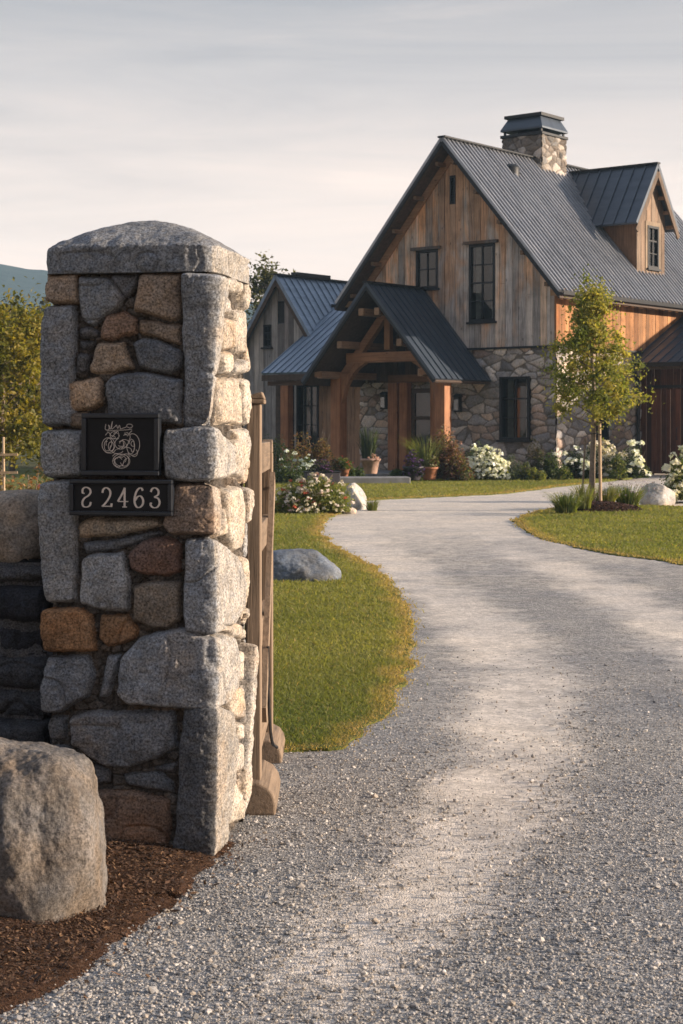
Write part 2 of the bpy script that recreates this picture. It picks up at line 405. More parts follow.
    Fq = np.stack([I[:-1], J[:-1], J[1:], I[1:]], -1).reshape(-1, 4)
    g = Geo(); g.add(V, Fq, np.clip(C, .004, .9)); return g

def courses(s0, s1, z0, z1, hs, ls, cols, rr, gap=.004, proud=(-.006, .012)):
    out = []; z = z0
    while z < z1 - .02:
        h = min(rr.uniform(*hs), z1 - z)
        if z1 - z - h < hs[0] * .6: h = z1 - z
        s = s0
        while s < s1 - .01:
            l = min(rr.uniform(*ls), s1 - s)
            if s1 - s - l < ls[0] * .6: l = s1 - s
            j = rr.uniform(-.012, .012, 8) * min(1, h / .08)
            out.append((cols[rr.integers(len(cols))] * rr.uniform(.85, 1.15), rr.uniform(*proud),
                        [(s + gap + j[0], z + gap + j[1]), (s + l - gap + j[2], z + gap + j[3]), (s + l - gap + j[4], z + h - gap + j[5]), (s + gap + j[6], z + h - gap + j[7])]))
            s += l
        z += h
    return out

# ------------------------------------------------------------------ the gate pier
TH = R(10.); PL, PM, PH = .53, .50, 1.785
pc = np.array([-.395, 5.19]); ax = np.array([math.cos(TH), -math.sin(TH)]); ay = np.array([math.sin(TH), math.cos(TH)])
pcen = pc - ax * PL / 2 + ay * PM / 2
def f_sz(px, py):
    dx = (px - CX) / F_PX; D = np.array([dx, 1.]); Y = (pc @ ay) / (D @ ay); p = D * Y
    return ((p - pc) @ ax + PL, CAMH - (py - HY) / F_PX * Y)
def r_sz(px, py):
    dx = (px - CX) / F_PX; D = np.array([dx, 1.]); Y = (pc @ ax) / (D @ ax); p = D * Y
    return (PL + (p - pc) @ ay, CAMH - (py - HY) / F_PX * Y)
G1, G2, G3 = np.array([.20, .21, .226]), np.array([.26, .267, .276]), np.array([.15, .158, .172])
TA, TB, BR, OB, DK, BE, SA = map(np.array, ([.34, .26, .19], [.275, .215, .165], [.215, .145, .105], [.28, .165, .09], [.11, .11, .115], [.34, .295, .24], [.40, .29, .20]))
WM = np.array([.42, .36, .29])
front = [
 (TB, .004, [(40,273),(75,272),(75,304),(52,304),(40,298)], None), (G1*.9, .006, [(76,275),(105,275),(124,296),(119,310),(90,327),(79,321),(75,301)], None),
 (DK*1.3, -.004, [(106,273),(137,273),(137,286),(126,298),(108,281)], None), (TB, .008, [(140,274),(182,272),(182,316),(175,321),(134,311),(135,296)], None),
 (G1, .012, [(184,273),(214,272),(214,426),(183,426)], [(207,273),(216,276),(219,420),(212,427)]), (G1, .01, [(34,305),(72,305),(73,427),(34,427)], None),
 (np.array([.24,.16,.115]), .006, [(98,332),(105,316),(124,311),(136,318),(136,335),(105,343),(98,340)], None), (TB*.85, .0, [(138,320),(182,324),(182,345),(138,335)], None),
 (DK, -.006, [(75,330),(86,326),(97,332),(97,339),(76,339)], None), (DK*.9, -.006, [(75,341),(94,341),(90,350),(77,350)], None), (DK, -.004, [(75,353),(86,355),(86,373),(73,375)], None),
 (TA, .004, [(94,345),(123,344),(131,368),(113,371),(100,375),(88,373),(89,362)], None), (G3*.95, .004, [(131,344),(141,339),(163,342),(182,352),(181,366),(169,375),(136,367)], None),
 (SA, .003, [(68,383),(98,377),(101,383),(100,405),(91,410),(68,411)], None), (G3, .010, [(104,382),(111,374),(141,371),(181,380),(181,424),(105,424)], None), (TB, -.002, [(66,413),(84,412),(84,429),(66,428)], None),
 (G2*.92, .012, [(34,430),(84,431),(84,477),(34,479)], None), (G2*.95, .014, [(164,430),(213,427),(213,481),(177,482),(163,477)], [(212,425),(233,444),(234,474),(214,482)]),
 (G2*.9, .012, [(34,481),(72,480),(76,602),(34,603)], None), (np.array([.20,.155,.125]), .010, [(176,484),(213,484),(214,535),(169,536),(162,527)], [(212,484),(221,486),(221,530),(213,537)]),
 (BE*.85, .002, [(75,524),(86,517),(158,519),(163,527),(136,533),(75,538)], None), (G3*.8, -.006, [(79,543),(122,539),(160,533),(162,536),(113,551),(84,555)], None),
 (np.array([.14,.095,.08]), .010, [(127,555),(141,541),(169,538),(179,544),(179,571),(169,577),(141,575),(129,567)], None), (G2, .010, [(80,562),(88,555),(122,552),(129,577),(129,610),(100,611),(80,604)], None),
 (np.array([.18,.15,.12]), .008, [(133,587),(152,581),(180,583),(180,620),(170,629),(150,631),(133,621)], None), (G1, .014, [(183,541),(214,538),(215,633),(183,633)], [(212,540),(234,552),(243,572),(242,604),(232,626),(214,633)]),
 (OB*.9, .012, [(34,610),(78,608),(91,614),(97,638),(96,651),(34,653)], None), (OB*.8, .004, [(101,615),(127,613),(138,632),(135,640),(108,646),(99,635)], None),
 (G3*.95, .010, [(34,658),(86,655),(94,675),(88,699),(59,713),(34,710)], None), (G1, -.002, [(106,656),(121,654),(115,680),(107,696),(97,699),(100,680)], None),
 (G1, .020, [(123,655),(140,638),(172,630),(213,634),(213,704),(130,705),(118,693)], [(212,634),(234,636),(239,655),(238,688),(228,704),(214,704)]),
 (G3, .010, [(69,719),(94,711),(173,712),(176,750),(149,760),(127,771),(101,767),(69,745)], None), (G3*.8, .0, [(33,716),(66,716),(65,742),(33,741)], None),
 (G3*.62, .022, [(182,707),(214,706),(214,856),(172,855)], [(213,707),(224,710),(231,747),(230,776),(225,815),(224,846),(213,856)]),
 (BR*.85, .006, [(97,791),(127,792),(168,801),(168,856),(95,856)], None), (G3*.75, -.006, [(122,777),(159,772),(172,785),(171,795),(127,788)], None), (DK, -.006, [(152,768),(175,762),(175,774),(159,773)], None),
 (DK*.9, -.006, [(91,765),(110,773),(110,785),(94,787)], None), (G3*.7, .004, [(33,745),(66,746),(92,788),(92,800),(33,800)], None), (G3*.6, .006, [(33,803),(92,803),(92,858),(33,858)], None),
]
right = [[(217,276),(232,276),(232,293),(217,293)],[(233,277),(244,279),(243,294),(234,294)],[(245,280),(262,285),(262,312),(246,312)],[(217,295),(232,295),(232,314),(217,314)],
 [(220,318),(234,318),(233,349),(220,349)],[(236,308),(249,312),(247,355),(237,352)],[(250,326),(262,330),(262,376),(248,375)],[(220,351),(232,351),(232,374),(220,374)],[(235,363),(247,360),(247,375),(235,374)],
 [(221,378),(240,378),(244,425),(223,424)],[(242,380),(262,380),(262,425),(246,425)],[(235,441),(244,437),(253,463),(251,484),(236,476)],[(222,488),(240,487),(244,506),(242,549),(231,553),(224,536)],
 [(244,487),(262,487),(262,517),(246,525)],[(236,556),(248,556),(251,592),(249,626),(243,598)],[(250,530),(262,530),(262,600),(253,600)],[(218,632),(234,622),(249,628),(250,640),(236,640)],[(238,649),(244,650),(244,681),(239,681)],
 [(246,644),(262,640),(262,812),(245,812)],[(228,688),(242,686),(242,718),(230,718)],[(231,723),(243,720),(243,740),(232,740)],[(232,743),(243,742),(242,771),(233,776)],[(228,780),(236,779),(242,801),(240,820),(228,826)],
 [(236,430),(255,427),(262,445),(262,480),(254,484),(254,463),(246,442)],[(216,500),(221,505),(223,535),(216,540)],[(247,605),(262,603),(262,638),(252,636)]]
stones = []
for c, pr, fp, rp in front:
    pts = [f_sz(*p) for p in fp] + ([r_sz(*p) for p in rp] if rp else [])
    if fp[0][0] < 41 or min(p[0] for p in fp) < 41:         # wraps round the left arris too
        pts += [(-.06 - .10 * ((len(stones) * 7) % 3), p[1]) for p in [pts[0], pts[-1]]]
    stones.append((c, pr, hull(pts)))
rr = np.random.default_rng(5)
rp_cols = [np.array([.36, .325, .285]), np.array([.34, .30, .26]), np.array([.38, .335, .28]), np.array([.32, .315, .31]), np.array([.37, .30, .23])]  # right-face stones kept paler than the front, sunlight put into their colours
for i, rp in enumerate(right):
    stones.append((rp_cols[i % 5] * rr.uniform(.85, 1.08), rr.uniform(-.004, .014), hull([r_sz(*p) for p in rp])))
pal = [G1, G2, TB, BE, BR, G3]
stones += courses(PL + PM + .01, 2 * PL + PM, 0, PH, (.1, .2), (.12, .3), pal, rr)
stones += courses(2 * PL + PM, 2 * (PL + PM) - .16, 0, PH, (.1, .2), (.12, .3), pal, rr)
pillar = empty('gate_pillar', (*pcen, 0), 'tall square fieldstone gate pillar with a domed granite capstone', 'gate pillar', rz=-TH)
stone_pier(PL, PM, PH, stones, (.0027, .003, .009, .009), .0027, 3, batter=.012, split=-1.).build('stonework', M['pillar'], pillar, True)  # split turns on the painted sunlit tone of the right face

def rock_slab(L, W, z0, th, rise, seed, nper=420, col=G1):
    """capstone: rock-faced sides, softly domed top"""
    g = Geo(); per = np.linspace(0, 1, nper, endpoint=False); rings = []
    def sq(t, k, n=9.):
        n = 2.6 + 7. * k ** 2.5; a = t * 2 * np.pi; c, s = np.cos(a), np.sin(a); r = 1 / (np.abs(c) ** n + np.abs(s) ** n) ** (1 / n)
        return np.stack([c * r * k * L / 2, s * r * k * W / 2], 1)
    ks = np.linspace(.02, .99, 60)
    for k in ks: rings.append(np.column_stack([sq(per, k), np.full(nper, z0 + th + rise * (1 - k ** 1.9))]))
    for t in np.linspace(0, 1, 26): rings.append(np.column_stack([sq(per, 1.0), np.full(nper, z0 + th * (1 - t))]))
    for k in np.linspace(.97, .05, 8): rings.append(np.column_stack([sq(per, k), np.full(nper, z0)]))
    V = np.vstack(rings); top = np.repeat(np.arange(len(rings)) < 60, nper)
    dr = V * np.array([1, 1, 0]); dr /= np.linalg.norm(dr, axis=1)[:, None] + 1e-6
    q = V * np.array([1, 1, 1]); side = np.repeat((np.arange(len(rings)) >= 60) & (np.arange(len(rings)) < 86), nper)
    nz = fbm(q * 9, 3, seed); n2 = fbm(q * 34, 4, seed + 1); n3 = np.abs(vnoise(q * 16, seed + 2))
    V[:, 2] += np.where(top, .007 * nz + .004 * n2, 0)
    V += dr * np.where(side | top, (.010 * nz + .006 * n2 - .008 * np.exp(-(n3 / .1) ** 2)) * np.where(side, 1, np.repeat(np.arange(len(rings)) / 60., nper).clip(0, 1) ** 4), 0)[:, None]
    n = len(rings); I = np.arange(n * nper).reshape(n, nper); J = np.roll(I, -1, 1)
    g.add(V, np.stack([I[:-1], I[1:], J[1:], J[:-1]], -1).reshape(-1, 4), np.where((side & (V[:, 0] > L * .47))[:, None], col * .4 + .6 * np.array([.37, .34, .30]), col) * (1 + .15 * nz[:, None]))  # cap's right side gets a paler warm colour, sunlight painted in
    g.L.append(I[0]); g.N.append(np.array([nper])); g.L.append(I[-1][::-1]); g.N.append(np.array([nper]))
    return g
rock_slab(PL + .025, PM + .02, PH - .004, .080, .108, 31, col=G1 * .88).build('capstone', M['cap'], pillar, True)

# ------------------------------------------------------------------ the two signs on the pier
def smooth_path(P, n=10):
    P = np.asarray(P, float); out = []
    Q = np.vstack([2 * P[0] - P[1], P, 2 * P[-1] - P[-2]])
    for i in range(1, len(Q) - 2):
        t = np.linspace(0, 1, n, endpoint=False)[:, None]; a, b, c, d = Q[i - 1], Q[i], Q[i + 1], Q[i + 2]
        out.append(.5 * (2 * b + (c - a) * t + (2 * a - 5 * b + 4 * c - d) * t ** 2 + (3 * b - a - 3 * c + d) * t ** 3))
    return np.vstack(out + [P[-1:]])
def stroke(g, P, w, depth, wfun=None):
    """flat raised ribbon along 2-D path P (x,z), lying on plane y=0 and proud by depth"""
    P = np.asarray(P, float); t = np.gradient(P, axis=0); t /= np.linalg.norm(t, axis=1)[:, None] + 1e-9
    nrm = np.stack([-t[:, 1], t[:, 0]], 1); ww = np.full(len(P), w) if wfun is None else w * wfun(t)
    a, b = P + nrm * ww[:, None] / 2, P - nrm * ww[:, None] / 2; n = len(P)
    V = np.vstack([np.column_stack([q[:, 0], np.full(n, y), q[:, 1]]) for q, y in ((a, 0), (a, -depth), (b, -depth), (b, 0))])
    F = [[k * n + i, k * n + i + 1, ((k + 1) % 4) * n + i + 1, ((k + 1) % 4) * n + i] for k in range(4) for i in range(n - 1)] + [[0, n, 2 * n, 3 * n], [4 * n - 1, 3 * n - 1, 2 * n - 1, n - 1]]
    g.add(V, F)
def sign(name, label, cat, x0, y0, x1, y1, fw):
    s0, zt = f_sz(x0, y0); s1, zb = f_sz(x1, y1)
    cs, cz = (s0 + s1) / 2, (zt + zb) / 2; p = pc + ax * (cs - PL) - ay * .030
    e = empty(name, (p[0], p[1], cz), label, cat, rz=-TH); w, h = (s1 - s0) / 2, (zt - zb) / 2
    g = Geo()
    for lo, hi in (((-w, -h), (w, -h + fw)), ((-w, h - fw), (w, h)), ((-w, -h + fw), (-w + fw, h - fw)), ((w - fw, -h + fw), (w, h - fw))):
        g.box((lo[0], -.012, lo[1]), (hi[0], .020, hi[1]))
    bevel(g.build('frame', M['plaqueframe'], e), .003, 2)
    g = Geo(); g.box((-w + fw - .001, -.003, -h + fw - .001), (w - fw + .001, .018, h - fw + .001)); g.build('panel', M['plaque'], e)
    return e, w, h
s1, w1, h1 = sign('name_plaque', 'square black framed plaque with pale line drawing on the stone pillar', 'plaque', 85.5, 413.5, 162.5, 475.5, .0155)
s2, w2, h2 = sign('number_plaque', 'wide black framed house number plaque reading 22463 below the square plaque', 'number plaque', 73.5, 479, 175.5, 515.5, .0135)
mpz = (2 * w1) / (525 - 90.)          # metres per zoom pixel of my study crop
g = Geo(); D1 = .0012
def circ(cx, cy, rx, ry, a0=0, a1=360, n=28):
    a = np.radians(np.linspace(a0, a1, n)); return np.stack([cx + rx * np.cos(a), cy + ry * np.sin(a)], 1)
art = [circ(240, 258, 36, 40), circ(312, 345, 48, 38), circ(296, 350, 22, 26, 60, 330), circ(330, 342, 24, 30, -100, 160), circ(375, 255, 40, 58, -110, 130), circ(365, 265, 22, 40, -90, 200),
       circ(310, 250, 34, 30, 20, 250), circ(275, 205, 26, 20, 0, 300), circ(255, 265, 16, 24), circ(228, 262, 12, 26, 80, 300), circ(330, 285, 40, 16, 190, 380), circ(290, 290, 30, 14, 0, 200), circ(385, 300, 18, 20, -60, 150),
       smooth_path([(222,205),(240,190),(262,210),(292,185),(300,215)]), smooth_path([(352,240),(362,215),(358,195),(372,180)]), smooth_path([(300,240),(330,228),(352,238),(345,262)]),
       smooth_path([(225,145),(222,172),(238,176),(246,160),(240,150),(250,172),(262,130),(258,170),(275,160),(285,150),(292,168),(302,152),(308,170),(325,165)]),
       smooth_path([(318,168),(340,160),(345,148),(362,145),(376,155),(362,166),(345,160)]), smooth_path([(232,182),(290,178),(340,176),(372,172)]),
       smooth_path([(262,318),(280,306),(310,310),(345,306),(362,322)]), smooth_path([(318,372),(330,340),(345,330)]), smooth_path([(212,285),(232,300),(262,300),(285,280)])]
ra = np.random.default_rng(4)
for cx_, cy_, r0 in ((240, 258, 26), (312, 345, 34), (375, 255, 26), (312, 252, 24), (275, 205, 14), (340, 200, 14)):
    for _ in range(3):
        a0 = ra.uniform(0, 360); art.append(circ(cx_ + ra.normal(0, 5), cy_ + ra.normal(0, 6), r0 * ra.uniform(.4, 1), r0 * ra.uniform(.4, 1.1), a0, a0 + ra.uniform(90, 230), 16))
for P in art: stroke(g, np.column_stack([(P[:, 0] - 308) * mpz, -(P[:, 1] - 255) * mpz]), .0014, D1)
o = g.build('emblem', M['letter'], s1); o.location = (0, -.0026, 0)
GLY = {'2': [smooth_path([(.10,.74),(.20,.92),(.48,1.0),(.80,.87),(.84,.64),(.62,.38),(.28,.14),(.06,.05)]), [(.04,.05),(.3,.05),(.6,.05),(.94,.05)], [(.93,.02),(.95,.10),(.97,.2)]],
       '4': [[(.66,.0),(.66,.5),(.66,1.0)], [(.68,1.0),(.4,.66),(.02,.30)], [(.02,.30),(.5,.30),(1.0,.30)], [(.45,.02),(.66,.02),(.88,.02)]],
       '6': [smooth_path([(.86,.86),(.74,.98),(.52,.98),(.26,.80),(.10,.48),(.12,.2),(.32,.02),(.62,.02),(.86,.18),(.88,.4),(.66,.58),(.36,.54),(.14,.36)])],
       '3': [smooth_path([(.10,.80),(.26,.97),(.56,1.0),(.82,.86),(.78,.66),(.42,.54)]), smooth_path([(.42,.54),(.80,.46),(.93,.24),(.72,.03),(.36,0),(.12,.10),(.10,.22),(.22,.22)])],
       'S': [smooth_path([(.30,.70),(.12,.74),(.14,.92),(.44,1.02),(.80,.92),(.86,.74),(.64,.58),(.30,.46),(.10,.26),(.16,.06),(.46,0),(.78,.08),(.90,.26)])]}
mp2 = (2 * w2) / (598 - 20.)
for ch, cx in zip('S2463', (115, 228, 320, 410, 500)):
    g = Geo()
    for P in GLY[ch]:
        P = np.asarray(P, float)
        stroke(g, np.column_stack([(P[:, 0] - .5) * 60 * mp2, (P[:, 1] - .5) * 106 * mp2]), .0056, D1, lambda t: .55 + .6 * np.abs(t[:, 1]))
    o = g.build('numeral', M['letter'], s2); o.location = ((cx - 309) * mp2, -.0026, 0)

# ------------------------------------------------------------------ boulders
def boulder_mesh(dims, planes, seed, sub=6, rough=.03, p=16., col=G2, sink=0.):
    import bmesh
    bm = bmesh.new(); bmesh.ops.create_icosphere(bm, subdivisions=sub, radius=1.0)
    V = np.array([v.co[:] for v in bm.verts]); F = np.array([[v.index for v in f.verts] for f in bm.faces]); bm.free()
    V /= np.linalg.norm(V, axis=1)[:, None]; r2 = np.random.default_rng(seed)
    pl = [(np.array(n, float) / np.linalg.norm(n), h) for n, h in planes]
    for _ in range(16):
        n = r2.normal(size=3); pl.append((n / np.linalg.norm(n), r2.uniform(.92, 1.12)))
    acc = sum(np.clip(V @ n / h, 0, None) ** p for n, h in pl) + 1.1 ** -p
    r = acc ** (-1 / p)
    r += rough * (fbm(V * 2.2, 4, seed) + .45 * fbm(V * 8, 4, seed + 3)) + rough * .10 * fbm(V * np.array([26, 26, 9]), 3, seed + 8)
    W = V * r[:, None] * np.array(dims); tone = 1 + .45 * fbm(V * np.array([4, 4, 1.8]), 5, seed + 5)
    warm = np.clip(fbm(V * 2.3, 3, seed + 6) * 1.6, -.3, 1)[:, None]
    C = col * tone[:, None] * (1 + warm * np.array([.14, .02, -.12]))
    g = Geo(); g.add(W, F, np.clip(C, .01, .8)); return g
def boulder(name, label, loc, dims, planes=(), seed=1, sub=6, rough=.05, p=16., col=G2, mat='boulder', rz=0., group=None, cat='boulder'):
    o = boulder_mesh(dims, planes, seed, sub, rough, p, col).build(name, M[mat], None, True)
    o.location = loc; o.rotation_euler = (0, 0, rz); return tag(o, label, cat, group)
boulder('boulder', 'big rough grey tan boulder on brown mulch in front of the stone pillar', (-.862, 4.60, .185), (.265, .25, .30),
        [((.28, -.93, .24), .80), ((-.84, -.52, .10), .52), ((-.35, -.85, -.3), .86), ((.1, .05, 1), .86), ((1, .05, .08), .80), ((-.1, -.55, .83), .90), ((.75, -.3, .6), .93)], 12, 7, .06, 22., np.array([.135, .122, .112]))

# ------------------------------------------------------------------ the low dry stone wall beside the pier
WL, WW, WH = 1.35, .42, .885
wl0 = pc - ax * (PL + .018) + ay * .10
wcen = wl0 - ax * WL / 2 + ay * WW / 2
drywall = empty('dry_stone_wall', (*wcen, 0), 'low dark dry laid stone wall running left from the pillar', 'stone wall', rz=-TH)
rr = np.random.default_rng(9)
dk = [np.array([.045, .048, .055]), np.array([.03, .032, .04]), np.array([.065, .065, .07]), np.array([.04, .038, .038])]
ws = []
for a, b in ((0, WL), (WL, WL + WW), (WL + WW, 2 * WL + WW), (2 * WL + WW, 2 * (WL + WW))):
    ws += courses(a, b, 0, WH, (.085, .15), (.22, .5), dk, rr, .006, (-.03, .035))
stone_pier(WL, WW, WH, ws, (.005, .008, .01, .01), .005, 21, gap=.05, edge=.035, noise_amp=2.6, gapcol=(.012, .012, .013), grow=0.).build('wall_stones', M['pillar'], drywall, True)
g = Geo(); g.box((-WL / 2 + .03, -WW / 2 + .03, .1), (WL / 2 - .03, WW / 2 - .03, WH - .012), (.08, .08, .085)); g.build('wall_core', M['pillar'], drywall)
wp = lambda d, b: pc - ax * (PL + d) + ay * b
q = wp(.185, .27)
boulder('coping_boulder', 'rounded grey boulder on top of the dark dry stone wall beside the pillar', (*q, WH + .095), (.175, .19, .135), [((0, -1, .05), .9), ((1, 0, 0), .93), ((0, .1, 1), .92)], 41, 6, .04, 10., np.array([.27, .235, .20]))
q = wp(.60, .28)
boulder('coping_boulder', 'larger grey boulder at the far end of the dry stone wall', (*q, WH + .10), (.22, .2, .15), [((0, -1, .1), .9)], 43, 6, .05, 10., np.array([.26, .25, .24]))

# ------------------------------------------------------------------ the open wooden gate, leaf running away from the pier
gate = empty('wooden_gate', (-.298, 5.80, 0), 'weathered wooden gate standing open behind the pillar, seen edge on', 'gate')
gc = lambda k=1.: np.array([.255, .185, .13]) * k
g = Geo(); g.box((-.026, 0, .055), (.022, .10, 1.385), gc(1.05)); o = bevel(g.build('stile', M['gate'], gate), .004)
g = Geo(); g.box((-.02, .98, .055), (.022, 1.07, 1.205), gc(.95)); g.prism([(-.02, .98, 1.205), (-.02, 1.07, 1.205), (-.02, 1.025, 1.26)], (.042, 0, 0), gc(.95)); bevel(g.build('stile', M['gate'], gate), .004)
g = Geo(); g.box((-.042, -.008, 1.386), (.036, .112, 1.402), gc(.9)); g.prism([(-.042, -.008, 1.402), (.036, -.008, 1.402), (.026, -.008, 1.428), (-.01, -.008, 1.418)], (0, .12, 0), gc(.85)); bevel(g.build('post_cap', M['gate_y'], gate), .004)
for z, h in ((.16, .11), (.52, .10), (.86, .10), (1.14, .11)):
    g = Geo(); g.box((-.018, .101, z), (.014, .979, z + h), gc(rng.uniform(.7, .95))); bevel(g.build('rail', M['gate_y'], gate), .004)
for k in range(5):
    y = .17 + k * .17
    g = Geo(); g.box((-.042, y, .12), (-.0195, y + .11, 1.20 + (.02 if k % 2 else 0)), gc(rng.uniform(.62, .85))); bevel(g.build('picket', M['gate'], gate), .003)
g = Geo(); g.beam((.0255, .14, .30), (.0245, .95, 1.10), .085, .02, (1, 0, 0), gc(1.0)); g.build('brace', M['gate_y'], gate)
for y0, y1, s in ((-.05, .36, .88), (.82, 1.20, .76)):
    g = Geo(); pr = [(-.075 * s, y0, -.01), (.085 * s, y0, -.01), (.088 * s, y0, .03 * s), (.080 * s, y0, .065 * s), (.058 * s, y0, .098 * s), (.022 * s, y0, .117 * s), (-.03 * s, y0, .122 * s), (-.075 * s, y0, .112 * s)]
    g.prism(pr, (0, y1 - y0, 0), gc(.85)); bevel(g.build('foot', M['gate_y'], gate), .010, 3)
g = Geo(); g.tube(smooth_path([(.034, .30, .52), (.036, .34, .30), (.045, .37, .17), (.062, .42, .135)], 6), .006, 6); g.build('chain', M['iron'], gate)
# ------------------------------------------------------------------ the house (local x = into the house along the ridge, y = left along the gable)
HC = np.array([5.675, 45.0]); hv = np.array([.6225, .7826]); hw = np.array([-.7826, .6225])
house = empty('barn_house', (HC[0], HC[1], 0), 'rustic barn style house of weathered boards and fieldstone with metal roofs', 'house', rz=math.atan2(hv[1], hv[0]))
def gab(px, py, x=0.):
    """(y,z) on the plane local x = const seen at a pixel"""
    k = (px - CX) / F_PX; o = HC + hv * x; a = (o[0] - k * o[1]) / (k * hw[1] - hw[0]); Y = o[1] + hw[1] * a
    return a, CAMH - (py - HY) / F_PX * Y
def lng(px, py, y=0.):
    k = (px - CX) / F_PX; o = HC + hw * y; t = (k * o[1] - o[0]) / (hv[0] - k * hv[1]); Y = o[1] + hv[1] * t
    return t, CAMH - (py - HY) / F_PX * Y
ZS = 3.50                                   # top of the stone storey
RIDGE, SL, W0, LN = 9.29, 1.173, 6.55, 11.5
ZE = 5.45                                   # roof surface above the wall line
roofz = lambda y: RIDGE - SL * abs(y - W0 / 2)

def slope(name, O, A, B, th, pitch, mat, parent, rw=.03, rh=.035, flat=None):
    """roof plane from ridge corner O, A along the ridge, B down the slope, with standing ribs"""
    O, A, B = (np.asarray(v, float) for v in (O, A, B)); n = np.cross(A, B); n /= np.linalg.norm(n)
    if n[2] < 0: n = -n
    g = Geo(); c = [O, O + A, O + B, O + A + B]
    g.hexa(np.array([c[0] - n * th, c[0], c[1] - n * th, c[1], c[2] - n * th, c[2], c[3] - n * th, c[3]]))
    la = np.linalg.norm(A); au = A / la; k = max(2, round(la / pitch)); bl = np.linalg.norm(B); bu = B / bl
    for i in range(k + 1):
        p = O + A * i / k
        if i == 0: p = p + au * rw / 2
        if i == k: p = p - au * rw / 2
        p = p + n * (rh / 2 - .001); g.beam(p, p + B + bu * .012, rw, rh, n)
    return g.build(name, mat, parent)

# --- stone walls: a relief of fieldstones with openings left out
def stone_panel(name, W, H, org, ux, out, holes, seed, step=.022, cell=(.36, .175), parent=None, cols=None, depth=.07):
    """relief wall: org + u*ux + z, relief towards 'out'"""
    r2 = np.random.default_rng(seed)
    u = np.arange(0, W + step, step).clip(0, W); z = np.arange(0, H + step, step).clip(0, H); U, Z = np.meshgrid(u, z); n, m = U.shape
    f = np.column_stack([U.ravel(), Z.ravel()]); wq = np.column_stack([f * 3, np.zeros(len(f))])
    q = f + .05 * np.column_stack([vnoise(wq, seed), vnoise(wq, seed + 1)])
    big = 1 + .5 * vnoise(np.column_stack([f * .9, np.zeros(len(f))]), seed + 2)
    g = q / np.array(cell); ci = np.floor(g).astype(int); f1 = np.full(len(f), 9.); f2 = f1.copy(); cid = np.zeros(len(f), int); cx = np.zeros(len(f)); cz = np.zeros(len(f))
    for dx in (-2, -1, 0, 1, 2):
        for dz in (-2, -1, 0, 1, 2):
            jx, jz = ci[:, 0] + dx, ci[:, 1] + dz; drop = hash3(jx, jz, jx * 0, seed + 5) < .30
            px = jx + (jz % 2) * .45 + .85 * hash3(jx, jz, jx * 0, seed + 3); pz = jz + .85 * hash3(jx, jz, jx * 0, seed + 4)
            d = np.hypot((g[:, 0] - px), (g[:, 1] - pz)) + drop * 9.; b = d < f1
            f2 = np.where(b, f1, np.minimum(f2, d)); cid = np.where(b, (jx * 7919 + jz * 104729) % 100003, cid); cx = np.where(b, px, cx); cz = np.where(b, pz, cz); f1 = np.where(b, d, f1)
    e = np.clip((f2 - f1) * .5 * cell[1] / .055, 0, 1); prof = np.sqrt(1 - (1 - e) ** 2)
    h1 = hash3(cid, cid * 0, cid * 0, seed + 6); h2 = hash3(cid, cid * 0 + 3, cid * 0, seed + 7); h3 = hash3(cid, cid * 0 + 5, cid * 0, seed + 8)
    hh = depth * (prof * (.6 + .4 * h1) + .35 * prof * ((g[:, 0] - cx) * (h2 - .5) + (g[:, 1] - cz) * (h3 - .5))) + .010 * fbm(np.column_stack([f * 9, h1 * 9]), 3, seed + 9)
    pal = np.array([[.42, .375, .335], [.31, .29, .28], [.48, .43, .38], [.36, .275, .225], [.52, .47, .42], [.26, .25, .25], [.44, .34, .265]]) if cols is None else np.array(cols)
    C = pal[(h2 * len(pal)).astype(int) % len(pal)] * (.55 + .9 * h3)[:, None]; C = np.where((e < .18)[:, None], np.array([.17, .15, .13]), C)
    org, ux, out = (np.asarray(v, float) for v in (org, ux, out))
    V = org + f[:, :1] * ux + f[:, 1:] * np.array([0, 0, 1.]) + hh[:, None] * out
    I = np.arange(n * m).reshape(n, m); Fq = np.stack([I[:-1, :-1], I[:-1, 1:], I[1:, 1:], I[1:, :-1]], -1).reshape(-1, 4)
    if np.dot(np.cross(ux, [0, 0, 1.]), out) < 0: Fq = Fq[:, ::-1]
    fc = f[Fq].mean(1); keep = np.ones(len(Fq), bool)
    for (a, b, c, d) in holes: keep &= ~((fc[:, 0] > a) & (fc[:, 0] < b) & (fc[:, 1] > c) & (fc[:, 1] < d))
    G = Geo(); G.add(V, Fq[keep], C); return G.build(name, M['housestone'], parent, True)

